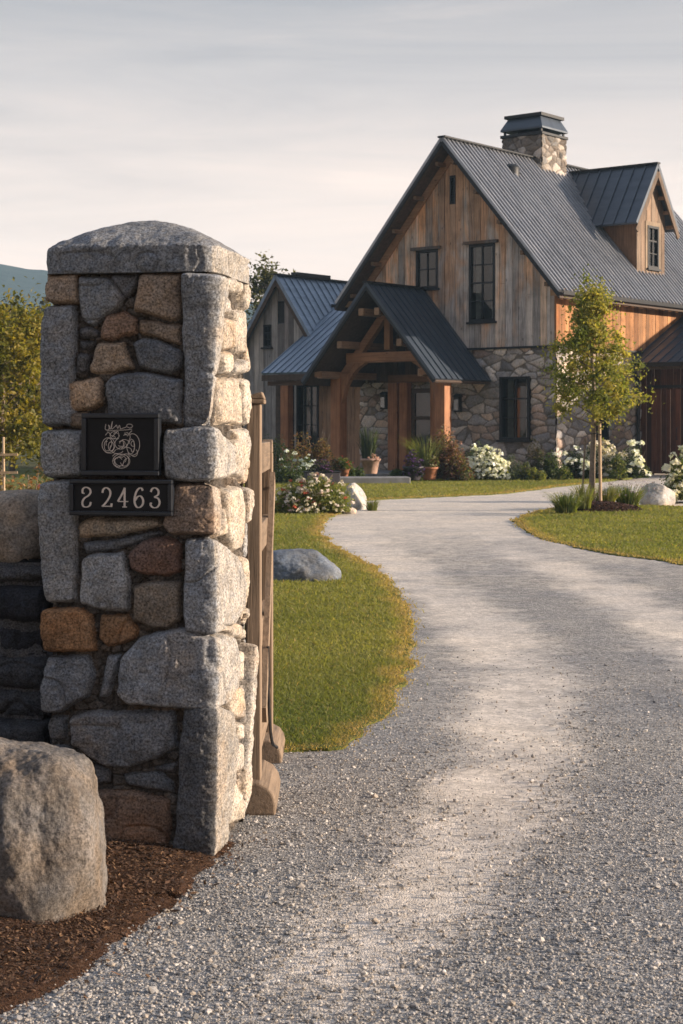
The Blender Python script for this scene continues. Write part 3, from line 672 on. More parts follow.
# --- boards: separate planks, cut by a top line and by openings
def boards(name, s0, s1, zb, ztop, org, us, out, holes, parent, pal, wid=(.17, .27), th=.022, mat='board', seed=1, hseam=None):
    r2 = np.random.default_rng(seed); g = Geo(); org, us, out = (np.asarray(v, float) for v in (org, us, out)); s = s0
    while s < s1 - .02:
        w = min(r2.uniform(*wid), s1 - s)
        if s1 - s - w < .06: w = s1 - s
        for e_ in [v for hh_ in holes for v in hh_[:2]]:
            if s + .02 < e_ < s + w + .05: w = e_ - s; break
        a, b = s + .006, s + w - .006; col0 = np.asarray(pal[r2.integers(len(pal))]) * r2.uniform(.62, 1.28)
        spans = [(zb, None)]
        for (h0, h1, c, d) in holes:
            if b > h0 + .012 and a < h1 - .012:
                nw = []
                for lo, hi in spans:
                    top = hi if hi is not None else 99
                    if c > lo + .02: nw.append((lo, min(c, top) if hi is None or c < top else hi))
                    if d < top: nw.append((max(lo, d), hi))
                spans = nw
        pr = r2.uniform(0, .012)
        for lo, hi in spans:
            ta, tb = (ztop(a), ztop(b)) if hi is None else (min(hi, ztop(a)), min(hi, ztop(b)))
            if max(ta, tb) < lo + .02: continue
            ta, tb = max(ta, lo + .001), max(tb, lo + .001)
            cuts = [None]
            if hseam and hi is None and ta - lo > 2.2 and r2.random() < hseam: cuts = [lo + r2.uniform(.8, ta - lo - .8)]
            segs = [(lo, ta, tb)] if cuts[0] is None else [(lo, cuts[0] - .003, cuts[0] - .003), (cuts[0] + .003, ta, tb)]
            for l, t0, t1 in segs:
                p = lambda sv, zv: org + us * sv + np.array([0, 0, zv]) + out * pr
                c = col0 * r2.uniform(.9, 1.1); g.prism([p(a, l), p(b, l), p(b, t1), p(a, t0)], out * th, c)
        s += w
    return g.build(name, M[mat], parent)

# --- windows
def window(o, r, n, w, h, parent, cols=2, rows=3, sash=True, head=True, name='window', curtains=False, fw=.07, mw=.028, sill=True, deep=.55, out=.0):
    """o = lower left corner seen from outside (on the wall face), r = right, n = outwards"""
    o, r, n = (np.asarray(v, float) for v in (o, r, n)); zz = np.array([0, 0, 1.])
    P = lambda u, v, d: o + r * u + zz * v + n * d
    def bar(g, u0, u1, v0, v1, d0, d1): g.hexa(np.array([P(u, v, d) for u in (u0, u1) for v in (v0, v1) for d in (d0, d1)]))
    g = Geo(); d0, d1 = -.10, .045 + out
    bar(g, 0, w, 0, fw, d0, d1); bar(g, 0, w, h - fw, h, d0, d1); bar(g, 0, fw, fw, h - fw, d0, d1 - .004); bar(g, w - fw, w, fw, h - fw, d0, d1 - .004)
    f = g.build(name, M['trim'], parent)
    g = Geo()
    for i in range(1, cols): bar(g, fw + (w - 2 * fw) * i / cols - mw / 2, fw + (w - 2 * fw) * i / cols + mw / 2, fw, h - fw, -.04, .012)
    for j in range(1, rows):
        ww = mw * (1.6 if sash and j == rows // 2 + rows % 2 and rows > 2 else 1); bar(g, fw, w - fw, fw + (h - 2 * fw) * j / rows - ww / 2, fw + (h - 2 * fw) * j / rows + ww / 2, -.042, .009)
    if cols > 1 or rows > 1: g.build('muntin', M['trim'], f)
    g = Geo(); g.add([P(fw, fw, -.02), P(w - fw, fw, -.02), P(w - fw, h - fw, -.02), P(fw, h - fw, -.02)], [[0, 1, 2, 3]]); g.build('pane', M['glass'], f)
    g = Geo()                                # the dim room behind, a box open to the pane
    q = [P(u, v, d) for u in (.01, w - .01) for v in (.01, h - .01) for d in (-deep, -.09)]
    g.add(q, [[0, 4, 6, 2], [0, 2, 3, 1], [4, 5, 7, 6], [0, 1, 5, 4], [2, 6, 7, 3]]); g.build('room_interior', M['room'], f)
    if curtains:
        for s0, s1 in ((.10, .30), (.72, .92)) if curtains == 2 else ((.08, .42),):
            g = Geo(); k = 26; uu = np.linspace(s0 * w, s1 * w, k); dd = -.2 + .025 * np.sin(np.arange(k) * 1.3)
            g.add([P(u, v, d) for v in (.05, h - .06) for u, d in zip(uu, dd)], [[i, i + 1, i + 1 + k, i + k] for i in range(k - 1)]); g.build('curtain', M['curtain'], f)
    if sill: g = Geo(); bar(g, -.06, w + .06, -.06, -.002, -.05, .09 + out); g.build('sill', M['trim'], f)
    if head: g = Geo(); bar(g, -.12, w + .12, h + .002, h + .085, -.02, .13 + out); g.C = [np.tile((.12, .11, .105), (8, 1))]; g.build('header', M['board'] if head == 2 else M['trim'], f)
    return f

GN, GR = (-1, 0, 0), (0, -1, 0)            # gable front: outwards, and right as seen from outside
LNn, LR = (0, -1, 0), (1, 0, 0)            # long wall
grey = [(.44, .40, .375), (.52, .43, .36), (.32, .29, .27), (.56, .42, .31), (.42, .36, .315), (.60, .49, .40), (.48, .425, .38)]
warm = [(.36, .165, .065), (.30, .135, .055), (.40, .19, .08), (.31, .155, .07)]
redb = [(.10, .042, .027), (.12, .05, .03), (.085, .038, .026)]
# gable window boxes
def rect(x0, y0, x1, y1, x=0.):
    a1, zt = gab(x0, y0, x); a0, zb = gab(x1, y1, x); return a0, a1, zb, zt
sw = rect(416.5, 251, 438.5, 288); bw = rect(469.5, 245, 495.5, 321); vent = rect(450.5, 176, 456., 204); lw = rect(501, 377, 531, 440); door = (3.85, 4.62, .15, 2.42)
rtop = lambda y: roofz(y) - .19
boards('gable_cladding', 0, W0, ZS + .02, rtop, (0, 0, 0), (0, 1, 0), GN, [sw, bw, vent], house, grey, seed=4, hseam=.45)
stone_panel('gable_stone', W0, ZS, (0.02, W0, 0), GR, GN, [(W0 - r[1], W0 - r[0], r[2], r[3]) for r in (lw, door)], 12, parent=house)
bx = rng
stone_panel('side_stone', 4.66, ZS, (0, .02, 0), LR, LNn, [(1.89, 2.66, .98, 2.4)], 15, parent=house)
boards('side_cladding', 0, LN, ZS + .02, lambda s: 5.33, (0, 0, 0), (1, 0, 0), LNn, [], house, warm, mat='sideboard', seed=6)
g = Geo(); g.box((-.10, -.10, ZS - .035), (.02, W0, ZS + .018)); g.box((.021, -.10, ZS - .035), (4.6, .02, ZS + .018)); g.build('drip_board', M['trim'], house)
g = Geo(); g.box((-.075, -.06, ZS + .02), (.12, .0, 5.25), warm[1]); g.box((-.075, -.0, ZS + .02), (-.045, .14, 5.3), grey[4]); g.build('corner_board', M['board'], house)
g = Geo(); g.box((.12, .12, 0), (LN, W0 - .1, 5.2), (.1, .09, .08)); 
# window heads and recesses need room: the core is set well back
g = Geo(); g.box((.75, .75, 0), (LN, W0 - .1, 5.2), (.1, .09, .08)); g.build('inner_wall', M['darkwood'], house)
for rc_, kw in ((sw, dict(cols=2, rows=2, sash=False, head=2)), (bw, dict(cols=2, rows=4, head=2, curtains=2)), (lw, dict(cols=2, rows=3, head=False, curtains=2, out=.05))):
    window((0, rc_[1], rc_[2]), GR, GN, rc_[1] - rc_[0], rc_[3] - rc_[2], house, **kw)
window((1.90, 0, .99), LR, LNn, .75, 1.4, house, cols=2, rows=3, out=.05)
# louvred attic vent
g = Geo(); a0, a1, z0, z1 = vent
for u0, u1, v0, v1 in ((a0, a0 + .05, z0, z1), (a1 - .05, a1, z0, z1), (a0 + .05, a1 - .05, z0, z0 + .05), (a0 + .05, a1 - .05, z1 - .05, z1)): g.box((-.05, u0, v0), (.06, u1, v1))
o = g.build('attic_vent', M['trim'], house); g = Geo()
for k in range(9):
    z = z0 + .08 + k * (z1 - z0 - .13) / 9; g.beam((-.012, a0 + .05, z), (-.012, a1 - .05, z), .05, .012, (-.6, 0, .8))
g.box((.04, a0 + .05, z0 + .05), (.05, a1 - .05, z1 - .05)); g.build('louvre', M['trim'], o)

# main roof
OV, OG = .45, .60
ln = LN + OG
for sgn, nm in ((-1, 'roof'), (1, 'roof')):
    slope(nm, (-OG, W0 / 2, RIDGE), (ln, 0, 0), (0, sgn * (W0 / 2 + OV), -SL * (W0 / 2 + OV)), .10, .205, M['roof'], house, .06, .045)
g = Geo(); g.beam((-OG - .02, W0 / 2, RIDGE + .02), (LN, W0 / 2, RIDGE + .02), .26, .06); bevel(g.build('ridge_cap', M['trim'], house), .02)
nu = np.array([0, SL, 1]) / math.hypot(SL, 1)
for sgn in (-1, 1):                         # barge boards, soffit boards and the trim on the wall under them
    n2 = np.array([0, -sgn * -SL, 1.]) / math.hypot(SL, 1); n2 = np.array([0, sgn * SL, 1.]) / math.hypot(SL, 1)
    top = np.array([0, W0 / 2, RIDGE]); bot = np.array([0, W0 / 2 + sgn * (W0 / 2 + OV), RIDGE - SL * (W0 / 2 + OV)])
    g = Geo(); off = np.array([0, 0, -.085 / n2[2]]); g.beam(top + off + [-OG + .02, 0, 0], bot + off + [-OG + .02, 0, 0], .045, .10, n2); g.build('barge_board', M['trim'], house)
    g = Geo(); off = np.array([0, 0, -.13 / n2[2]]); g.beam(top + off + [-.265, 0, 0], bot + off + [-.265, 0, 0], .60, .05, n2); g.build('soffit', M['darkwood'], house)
    g = Geo(); off = np.array([0, 0, -.25 / n2[2]]); t0, b0 = top + off + [-.055, 0, -.0], top + (bot - top) * (W0 / 2 / (W0 / 2 + OV)) + off + [-.055, 0, 0]; g.beam(t0, b0, .06, .20, n2, (.36, .20, .11)); g.build('gable_trim', M['timber_y'], house)
    g = Geo()
    for k in range(5):                      # lookout blocks under the verge
        p = top + (bot - top) * (.12 + .2 * k) - n2 * .24; g.box(p - [.46, .05, .055], p + [.0, .05, .055], (.2, .12, .07)); g.build('lookout', M['timber_x'], house); g = Geo()
for yy, nr in ((-OV, -1), (W0 + OV, 1)):
    z = RIDGE - SL * (W0 / 2 + OV)
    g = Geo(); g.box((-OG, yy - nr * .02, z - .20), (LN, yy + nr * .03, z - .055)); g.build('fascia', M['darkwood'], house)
    g = Geo()
    for k in range(27):
        x = -.3 + k * .44; g.box((x, yy - nr * .03, z - .11), (x + .09, yy - nr * .44, z + .06), (.36, .22, .12))
    g.build('rafter_tail', M['timber_y'], house)
    g = Geo(); pr = [(-OG, yy + nr * .032, z - .12), (-OG, yy + nr * .15, z - .12), (-OG, yy + nr * .16, z - .02), (-OG, yy + nr * .145, z - .02), (-OG, yy + nr * .135, z - .105), (-OG, yy + nr * .032, z - .105)]
    g.prism(pr, (ln, 0, 0)); g.build('gutter', M['trim'], house)
t_, z_ = 1.75, 0
yv = 1.95; g = Geo(); g.lathe([(0.0, .13), (.12, .12), (.22, .06), (.25, .0), (.25, -.25)], (2.18, 2.81, roofz(2.81) - .02), 14); g.build('roof_vent', M['trim'], house, True)

# chimney
c0 = np.array([4.05, 2.95]); cw = 1.36; zc0, zc1 = 8.5, 9.98
g = Geo(); g.box((c0[0] + .03, c0[1] + .03, zc0), (c0[0] + cw - .03, c0[1] + cw - .03, zc1 - .01), (.2, .18, .155)); ch = g.build('chimney', M['housestone'], house)
for k, (og, ux, ou) in enumerate((((c0[0], c0[1] + cw, zc0), GR, GN), ((c0[0], c0[1], zc0), LR, LNn), ((c0[0] + cw, c0[1], zc0), (0, 1, 0), (1, 0, 0)), ((c0[0] + cw, c0[1] + cw, zc0), (-1, 0, 0), (0, 1, 0)))):
    stone_panel('chimney_stone', cw, zc1 - zc0, np.array(og) - np.array(ou) * .025, ux, ou, [], 30 + k, .018, (.26, .15), ch, [[.26, .24, .22], [.17, .165, .16], [.32, .29, .26], [.20, .17, .145]], .07)
g = Geo(); e = .06
g.box((c0[0] - e, c0[1] - e, zc1 - .005), (c0[0] + cw + e, c0[1] + cw + e, zc1 + .085)); bevel(g.build('crown_slab', M['trim'], ch), .015)
g = Geo()
for i in (0, 1):
    for j in (0, 1): g.box((c0[0] + .02 + i * (cw - .10), c0[1] + .02 + j * (cw - .10), zc1 + .085), (c0[0] + .08 + i * (cw - .10), c0[1] + .08 + j * (cw - .10), zc1 + .26))
g.box((c0[0] + .33, c0[1] + .33, zc1 + .085), (c0[0] + cw - .33, c0[1] + cw - .33, zc1 + .24)); g.build('cap_legs', M['iron'], ch)
g = Geo(); b, t = .05, -.12; z0, z1 = zc1 + .24, zc1 + .58
A = [(c0[0] - b, c0[1] - b), (c0[0] + cw + b, c0[1] - b), (c0[0] + cw + b, c0[1] + cw + b), (c0[0] - b, c0[1] + cw + b)]; B = [(c0[0] - t, c0[1] - t), (c0[0] + cw + t, c0[1] - t), (c0[0] + cw + t, c0[1] + cw + t), (c0[0] - t, c0[1] + cw + t)]
V = [(*p, z0 - .05) for p in A] + [(*p, z0) for p in A] + [(*p, z1) for p in B] + [(*(np.array(p) * .8 + np.array([c0[0] + cw / 2, c0[1] + cw / 2]) * .2), z1 + .06) for p in B]
g.add(V, [[i + 4 * k, (i + 1) % 4 + 4 * k, (i + 1) % 4 + 4 * k + 4, i + 4 * k + 4] for k in range(3) for i in range(4)] + [[3, 2, 1, 0], [12, 13, 14, 15]]); g.build('chimney_cap', M['porchroof'], ch)
g = Geo(); z = z1 + .06; b2 = .04; g.box((c0[0] + .03, c0[1] + .03, z - .06), (c0[0] + cw - .03, c0[1] + cw - .03, z + .03)); g.build('cap_lid', M['trim'], ch)

# dormer on the right hand slope
DX, DHW, DRW, DZR, DZE = 5.85, .85, 1.30, 9.05, 7.22; dsl = (DZR - DZE) / DRW; yf, yo = .36, .08
dz = lambda x: DZR - dsl * abs(x - DX) - .14
zb = ZE + SL * yf - .05
dwin = (6.00 - .02, 6.52, zb + .30, zb + 1.42)
dwin = (lng(646, 260, yf)[0], lng(657, 260, yf)[0], lng(650, 268.5, yf)[1], lng(650, 226, yf)[1])
dorm = boards('dormer', DX - DHW, DX + DHW, zb, dz, (0, yf, 0), (1, 0, 0), LNn, [dwin], house, [(.24, .165, .115), (.28, .19, .13), (.20, .145, .105)], mat='sideboard', seed=9)
for sx in (-1, 1):
    x = DX + sx * DHW; g = Geo(); p = [(x, yf, zb), (x, yf, DZE + .5), (x, 2.0, DZE + .5), (x, 2.0, roofz(2.0) - .1)]
    g.prism(p, (-sx * .05, 0, 0), (.20, .115, .068)); g.build('dormer_cheek', M['sideboard'], dorm)
    slope('dormer_roof', (DX, yo, DZR), (0, 3.05, 0), (sx * DRW, 0, -dsl * DRW), .07, .36, M['porchroof'], dorm, .03, .035)
    n2 = np.array([sx * dsl, 0, 1.]) / math.hypot(dsl, 1)
    g = Geo(); g.beam(np.array([DX, yo + .02, DZR]) + np.array([0, 0, -.15 / n2[2]]), np.array([DX + sx * (DRW - .02), yo + .02, DZE + .02]) + np.array([0, 0, -.15 / n2[2]]), .045, .16, n2, (.15, .105, .075)); g.build('dormer_barge_board', M['sideboard'], dorm)
    g = Geo()
    for k in range(4):
        c = np.array([DX + sx * DRW * (.25 + .22 * k), 0, DZR - dsl * DRW * (.25 + .22 * k)]) - n2 * .16; g.box(c + [-.05, yo + .05, -.05], c + [.05, yf + .02, .05], (.30, .19, .12)); g.build('dormer_lookout', M['timber_y'], dorm); g = Geo()
g = Geo(); g.beam((DX, yo - .02, DZR + .015), (DX, 3.05, DZR + .015), .18, .05); g.build('dormer_ridge_cap', M['trim'], dorm)
window((dwin[0], yf - .03, dwin[2]), LR, LNn, dwin[1] - dwin[0], dwin[3] - dwin[2], dorm, cols=2, rows=3, head=False, fw=.07)
g = Geo()
for u0, u1, v0, v1 in ((dwin[0] - .12, dwin[0], dwin[2] - .1, dwin[3] + .12), (dwin[1], dwin[1] + .12, dwin[2] - .1, dwin[3] + .12), (dwin[0], dwin[1], dwin[3], dwin[3] + .12)): g.box((u0, yf - .055, v0), (u1, yf - .0, v1), (.27, .20, .14))
g.build('dormer_trim', M['sideboard'], dorm)

# porch
PD, PC, PHW, PZ, PZE = 2.70, 4.27, 2.25, 5.22, 2.62; psl = (PZ - PZE) / PHW
porch_roof = None
for sgn in (-1, 1):
    n2 = np.array([0, sgn * psl, 1.]) / math.hypot(psl, 1)
    pr_ = slope('porch_roof', (-PD, PC, PZ), (PD + .05, 0, 0), (0, sgn * PHW, -psl * PHW), .05, .27, M['porchroof'], house, .028, .03)
    g = Geo(); O = np.array([-PD + .03, PC, PZ]) + np.array([0, 0, -.065 / n2[2]]); g.beam(O, O + [0, sgn * (PHW - .02), -psl * (PHW - .02)], .045, .12, n2); g.build('porch_barge_board', M['trim'], house)
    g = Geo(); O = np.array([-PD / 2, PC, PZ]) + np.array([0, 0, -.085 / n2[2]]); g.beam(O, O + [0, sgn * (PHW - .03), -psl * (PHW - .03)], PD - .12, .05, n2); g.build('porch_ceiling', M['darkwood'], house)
    for k, fr in enumerate((.22, .55, .86)):
        c = np.array([0, PC + sgn * PHW * fr, PZ - psl * PHW * fr]) - n2 * .30; g = Geo(); g.box(c + [-PD + .12, -.085, -.10], c + [-.02, .085, .10], (.33, .20, .12)); bevel(g.build('purlin', M['timber_x'], house), .012)
    g = Geo(); O = np.array([-1.68, PC, PZ]) + np.array([0, 0, -.44 / n2[2]]); g.beam(O + [0, sgn * .02, 0], O + [0, sgn * 1.86, -psl * 1.86], .20, .22, n2, (.33, .165, .085)); bevel(g.build('truss_rafter', M['timber_y'], house), .012)
g = Geo(); g.beam((-PD - .02, PC, PZ + .02), (0, PC, PZ + .02), .2, .05); g.build('porch_ridge_cap', M['trim'], house)
tim = (.37, .165, .078)
cy = (2.47, 6.02)
for y in cy:
    g = Geo(); g.box((-1.84, y - .165, .42), (-1.51, y + .165, 2.72), tim); c = bevel(g.build('porch_column', M['timber'], house), .015)
    g = Geo(); g.box((-1.90, y - .225, .13), (-1.45, y + .225, .419), (.27, .25, .23)); bevel(g.build('column_base', M['housestone'], c), .02)
    g = Geo(); g.box((-PD + .1, y - .12, 2.722), (-.02, y + .12, 2.87), (.26, .13, .06)); bevel(g.build('wall_plate', M['timber_x'], house), .012)
g = Geo(); g.box((-1.80, PC - 1.40, 3.12), (-1.56, PC + 1.40, 3.40), (.36, .175, .088)); bevel(g.build('tie_beam', M['timber_y'], house), .015)
for sg, y in ((1, cy[0]), (-1, cy[1])):
    g = Geo(); P = smooth_path([(-1.68, y + sg * .10, 2.05), (-1.68, y + sg * .28, 2.55), (-1.68, y + sg * .62, 2.98), (-1.68, y + sg * .92, 3.17)], 5)
    for a, b in zip(P[:-1], P[1:]): g.beam(a, b + (b - a) * .12, .16, .17, (1, 0, 0), (.35, .17, .085))
    g.build('knee_brace', M['timber'], house)
g = Geo(); g.box((-1.77, PC - .09, 3.462), (-1.60, PC + .09, 4.7), (.28, .14, .065)); g.build('king_post', M['timber'], house)
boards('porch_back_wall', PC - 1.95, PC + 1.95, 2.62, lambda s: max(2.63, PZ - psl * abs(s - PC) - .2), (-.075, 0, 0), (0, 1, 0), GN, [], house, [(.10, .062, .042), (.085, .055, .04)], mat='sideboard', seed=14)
g = Geo(); g.box((-2.60, 2.05, -.02), (-.06, 6.5, .13)); bevel(g.build('porch_floor', M['slab'], house), .02)
for y0, y1 in ((4.98, 5.30), (4.64, 4.90), (3.55, 3.83)):
    g = Geo(); g.box((-.36, y0, .13), (-.12, y1, 2.60), tim); bevel(g.build('door_post', M['timber'], house), .012)
g = Geo(); g.box((-.34, 3.55, 2.605), (-.13, 5.30, 2.82), (.2, .1, .05)); g.build('door_beam', M['timber_y'], house)
dw, dh = .80, 2.30; o3 = np.array([-.10, 4.63, .135])
g = Geo(); Pd = lambda u, v, d: o3 + np.array([0, -u, v]) + np.array([-d, 0, 0])
for u0, u1, v0, v1 in ((0, .12, 0, dh), (dw - .12, dw, 0, dh), (.12, dw - .12, 0, .75), (.12, dw - .12, dh - .13, dh), (.12, dw - .12, 1.42, 1.52)): g.hexa(np.array([Pd(u, v, d) for u in (u0, u1) for v in (v0, v1) for d in (0, .05)]), (.085, .05, .035))
dr = g.build('front_door', M['darkwood'], house)
g = Geo(); g.add([Pd(.11, .7, .02), Pd(dw - .11, .7, .02), Pd(dw - .11, dh - .1, .02), Pd(.11, dh - .1, .02)], [[0, 1, 2, 3]]); g.build('pane', M['glass'], dr)
g = Geo(); g.box((.1, 3.85, .3), (.5, 4.6, 2.4)); g.build('room_interior', M['room'], dr)
g = Geo(); g.tube([(-.19, 3.93, 1.0), (-.21, 3.93, 1.05), (-.21, 3.93, 1.3), (-.19, 3.93, 1.35)], .012, 6); g.build('handle', M['iron'], dr)
def lantern(x, y, z, px=.0):
    g = Geo(); g.box((x - .16, y - .10, z), (x - .02, y + .10, z + .42)); o = bevel(g.build('wall_lantern', M['iron'], house), .012)
    g = Geo(); g.box((x - .172, y - .07, z + .05), (x - .1602, y + .07, z + .34)); g.build('lantern_glass', M['glass'], o)
    g = Geo(); g.hexa(np.array([(x - .19, y - .13, z + .42), (x - .12, y - .05, z + .50), (x - .19, y + .13, z + .42), (x - .12, y + .05, z + .50), (x, y - .13, z + .42), (x, y - .05, z + .50), (x, y + .13, z + .42), (x, y + .05, z + .50)])); g.build('lantern_lid', M['iron'], o)
a, z = gab(388.5, 410); lantern(-.12, a, z + .02)
a, z = gab(460.5, 412); lantern(-.05, a, z)

# left lean-to with entry window, and the wing behind it
LX, LZ, LSL = -.5, 2.97, .61
slope('lean_to_roof', (4.2, W0 - .02, LZ + LSL * 4.7), (0, 9.93 - W0, 0), (-4.7, 0, -LSL * 4.7), .06, .27, M['wingroof'], house, .028, .03)
g = Geo(); g.box((LX, W0 + .5, LZ - .24), (LX + .04, 9.9, LZ - .065)); g.build('lean_to_fascia', M['darkwood'], house)
g = Geo(); g.box((LX + .1, W0 + .35, LZ - .38), (LX + .30, 9.75, LZ - .245), (.12, .07, .045)); g.build('lean_to_beam', M['timber_y'], house)
g = Geo(); g.box((LX + .05, W0 + .4, LZ - .10), (3.5, 9.85, LZ - .06)); g.build('lean_to_ceiling', M['darkwood'], house)
boards('lean_to_wall', W0, 8.12, 0, lambda s: LZ - .1, (.05, 0, 0), (0, 1, 0), GN, [], house, [(.40, .24, .14), (.35, .21, .125), (.44, .27, .16)], mat='sideboard', seed=21)
window((.05, 8.98, .25), GR, GN, .84, 2.35, house, cols=3, rows=4, sash=False, head=False, curtains=2, deep=.9, mw=.022, fw=.055)
g = Geo(); g.box((-.38, 8.98, .0), (-.13, 9.27, LZ - .24), tim); bevel(g.build('lean_to_post', M['timber'], house), .012)
g = Geo(); g.box((.2, 9.3, 0), (.3, 9.95, LZ - .1), (.04, .03, .025)); g.box((.06, 8.14, 0), (.12, 9.0, .24)); g.box((.06, 8.14, 2.62), (.12, 9.0, LZ - .1)); g.build('lean_to_back', M['darkwood'], house)
WX, WY, WZ, WSL = 1.4, 11.0, 6.10, 1.40
for sgn in (-1, 1): slope('wing_roof', (WX, WY, WZ), (8.5, 0, 0), (0, sgn * 2.35, -WSL * 2.35), .07, .33, M['wingroof'], house, .03, .035)
g = Geo(); g.beam((WX - .02, WY, WZ + .02), (WX + 8.5, WY, WZ + .02), .2, .05); g.box((WX + .9, WY - .12, WZ + .04), (WX + 2.6, WY + .12, WZ + .15)); g.build('wing_ridge_cap', M['trim'], house)
wwin = rect(264, 325, 272, 347, 1.7)
boards('wing_gable', WY - 2.1, WY + 2.1, 0, lambda s: WZ - WSL * abs(s - WY) - .12, (1.7, 0, 0), (0, 1, 0), GN, [wwin, (WY - .14, WY + .14, 4.6, 5.3)], house, [(.34, .315, .30), (.40, .365, .34), (.27, .245, .235), (.44, .39, .35)], mat='greyboard', seed=25)
window((1.7, wwin[1], wwin[2]), GR, GN, wwin[1] - wwin[0], wwin[3] - wwin[2], house, cols=2, rows=3, head=False, fw=.05)
g = Geo(); g.box((1.72, WY - .13, 4.61), (1.75, WY + .13, 5.29)); g.build('wing_vent', M['trim'], house)
for sgn in (-1, 1):
    n2 = np.array([0, sgn * WSL, 1.]) / math.hypot(WSL, 1); g = Geo(); O = np.array([WX + .03, WY, WZ]) + np.array([0, 0, -.11 / n2[2]]); g.beam(O, O + [0, sgn * 2.33, -WSL * 2.33], .05, .16, n2); g.build('wing_barge_board', M['darkwood'], house)
boards('wing_side', 1.7, 9.5, 0, lambda s: 3.2, (0, WY - 1.98, 0), (1, 0, 0), (0, -1, 0), [], house, [(.34, .315, .30), (.40, .365, .34)], mat='greyboard', seed=26)

# right wing with the barn door
RX, RZ, RSL, RY = 3.95, 3.17, .46, -6.5
slope('side_wing_roof', (9.0, -.03, RZ + RSL * 5.05), (0, RY, 0), (-5.05, 0, -RSL * 5.05), .07, .30, M['porchroof'], house, .028, .03)
g = Geo(); g.box((RX - .01, RY, RZ - .20), (RX + .035, .0 - .06, RZ - .07)); g.build('side_wing_fascia', M['darkwood'], house)
g = Geo(); pr = [(RX - .012, -.07, RZ - .12), (RX - .13, -.07, RZ - .12), (RX - .14, -.07, RZ - .02), (RX - .125, -.07, RZ - .02), (RX - .118, -.07, RZ - .105), (RX - .012, -.07, RZ - .105)]; g.prism(pr, (0, RY + .1, 0)); g.build('side_wing_gutter', M['trim'], house)
g = Geo(); g.box((RX + .05, RY, RZ - .13), (4.62, -.08, RZ - .085)); g.build('side_wing_soffit', M['darkwood'], house)
boards('side_wing_wall', -.06, -RY, 0, lambda s: RZ + .1, (4.62, 0, 0), (0, -1, 0), GN, [(.45, 1.28, .02, 2.42), (1.40, 2.3, .02, 2.35)], house, redb, mat='sideboard', seed=31)
g = Geo(); dr2 = boards('barn_door', .38, 1.30, .04, lambda s: 2.42, (4.575, 0, 0), (0, -1, 0), GN, [], house, [(.13, .05, .03), (.15, .058, .033), (.115, .045, .028)], (.13, .19), mat='sideboard', seed=33)
g = Geo(); g.box((4.50, -1.9, 2.46), (4.54, -.3, 2.54)); g.build('door_rail', M['iron'], dr2)
g = Geo(); g.tube([(4.53, -1.2, 1.0), (4.50, -1.2, 1.04), (4.50, -1.2, 1.3), (4.53, -1.2, 1.34)], .014, 6); g.build('handle', M['iron'], dr2)
window((4.60, -1.40, .03), GR, GN, .88, 2.3, house, cols=1, rows=2, head=False, sill=False, fw=.09)
boards('side_wing_end', 4.62, 9.0, 0, lambda s: 3.2 + (s - 4) * .4, (0, RY + .3, 0), (1, 0, 0), (0, -1, 0), [], house, redb, mat='sideboard', seed=35)
g = Geo(); g.tube([(RX - .07, -.20, RZ - .12), (RX - .07, -.20, RZ - .25), (RX + .30, -.13, RZ - .55), (RX + .30, -.13, .05)], .05, 10); g.build('downspout', M['iron'], house)
g = Geo(); g.tube(smooth_path([(4.0, -.05, 2.32), (4.0, -.22, 2.40), (4.0, -.36, 2.36), (4.0, -.40, 2.24)], 5), .015, 8); o = g.build('barn_lamp', M['iron'], house)
g = Geo(); g.lathe([(.02, .08), (.05, .06), (.13, -.02), (.135, -.04)], (4.0, -.40, 2.18), 16); g.build('lamp_shade', M['slab'], o, True)
# stone step in front of the porch
e = empty('stone_step', (*ground(373, 484.5)[:2], 0), 'long low grey stone step in front of the porch', 'stone step', rz=R(3)); g = Geo(); g.box((-.88, -.05, -.03), (.88, .75, .17)); bevel(g.build('step_slab', M['slab'], e), .025, 3)
# ------------------------------------------------------------------ ground, driveway, lawns
def px2w(pts, z=0.): return np.array([ground(x, y, z)[:2] for x, y in pts])
def inside(P, poly):
    r = np.zeros(len(P), bool); n = len(poly)
    for i in range(n):
        a, b = poly[i], poly[(i + 1) % n]
        c = ((a[1] > P[:, 1]) != (b[1] > P[:, 1])) & (P[:, 0] < (b[0] - a[0]) * (P[:, 1] - a[1]) / (b[1] - a[1] + 1e-12) + a[0]); r ^= c
    return r
def dist_line(P, L):
    d = np.full(len(P), 1e9)
    for a, b in zip(L[:-1], L[1:]):
        e = b - a; t = np.clip(((P - a) @ e) / (e @ e + 1e-12), 0, 1); d = np.minimum(d, np.hypot(*(P - a - t[:, None] * e).T))
    return d
def resample(L, step):
    d = np.concatenate([[0], np.cumsum(np.hypot(*np.diff(L, axis=0).T))]); k = max(2, int(d[-1] / step)); t = np.linspace(0, d[-1], k)
    return np.stack([np.interp(t, d, L[:, 0]), np.interp(t, d, L[:, 1])], 1)
def ragged(L, step=.06, amp=.03, seed=1):
    L = resample(smooth_path(L, 8), step); q = np.column_stack([L * 3.0, np.zeros(len(L))]); q2 = q * 3.1
    return L + amp * np.stack([vnoise(q, seed) + .5 * vnoise(q2, seed + 1), vnoise(q, seed + 2) + .5 * vnoise(q2, seed + 3)], 1)
corner = lambda x, y: HC + hv * x + hw * y
edgeA = ragged(px2w([(262,757),(280,751),(312,750),(343,748),(366,730),(386,705),(401,683),(411,655),(413,635),(408,612),(398,591),(380,572),(355,556),(332,543),(320,532),(323,522),(336,515),(351,510),(362,505),(366,501),(400,498.5),(440,497),(500,494),(540,489.5),(568,485.5),(590,483.5)]), .05, .05, 3)
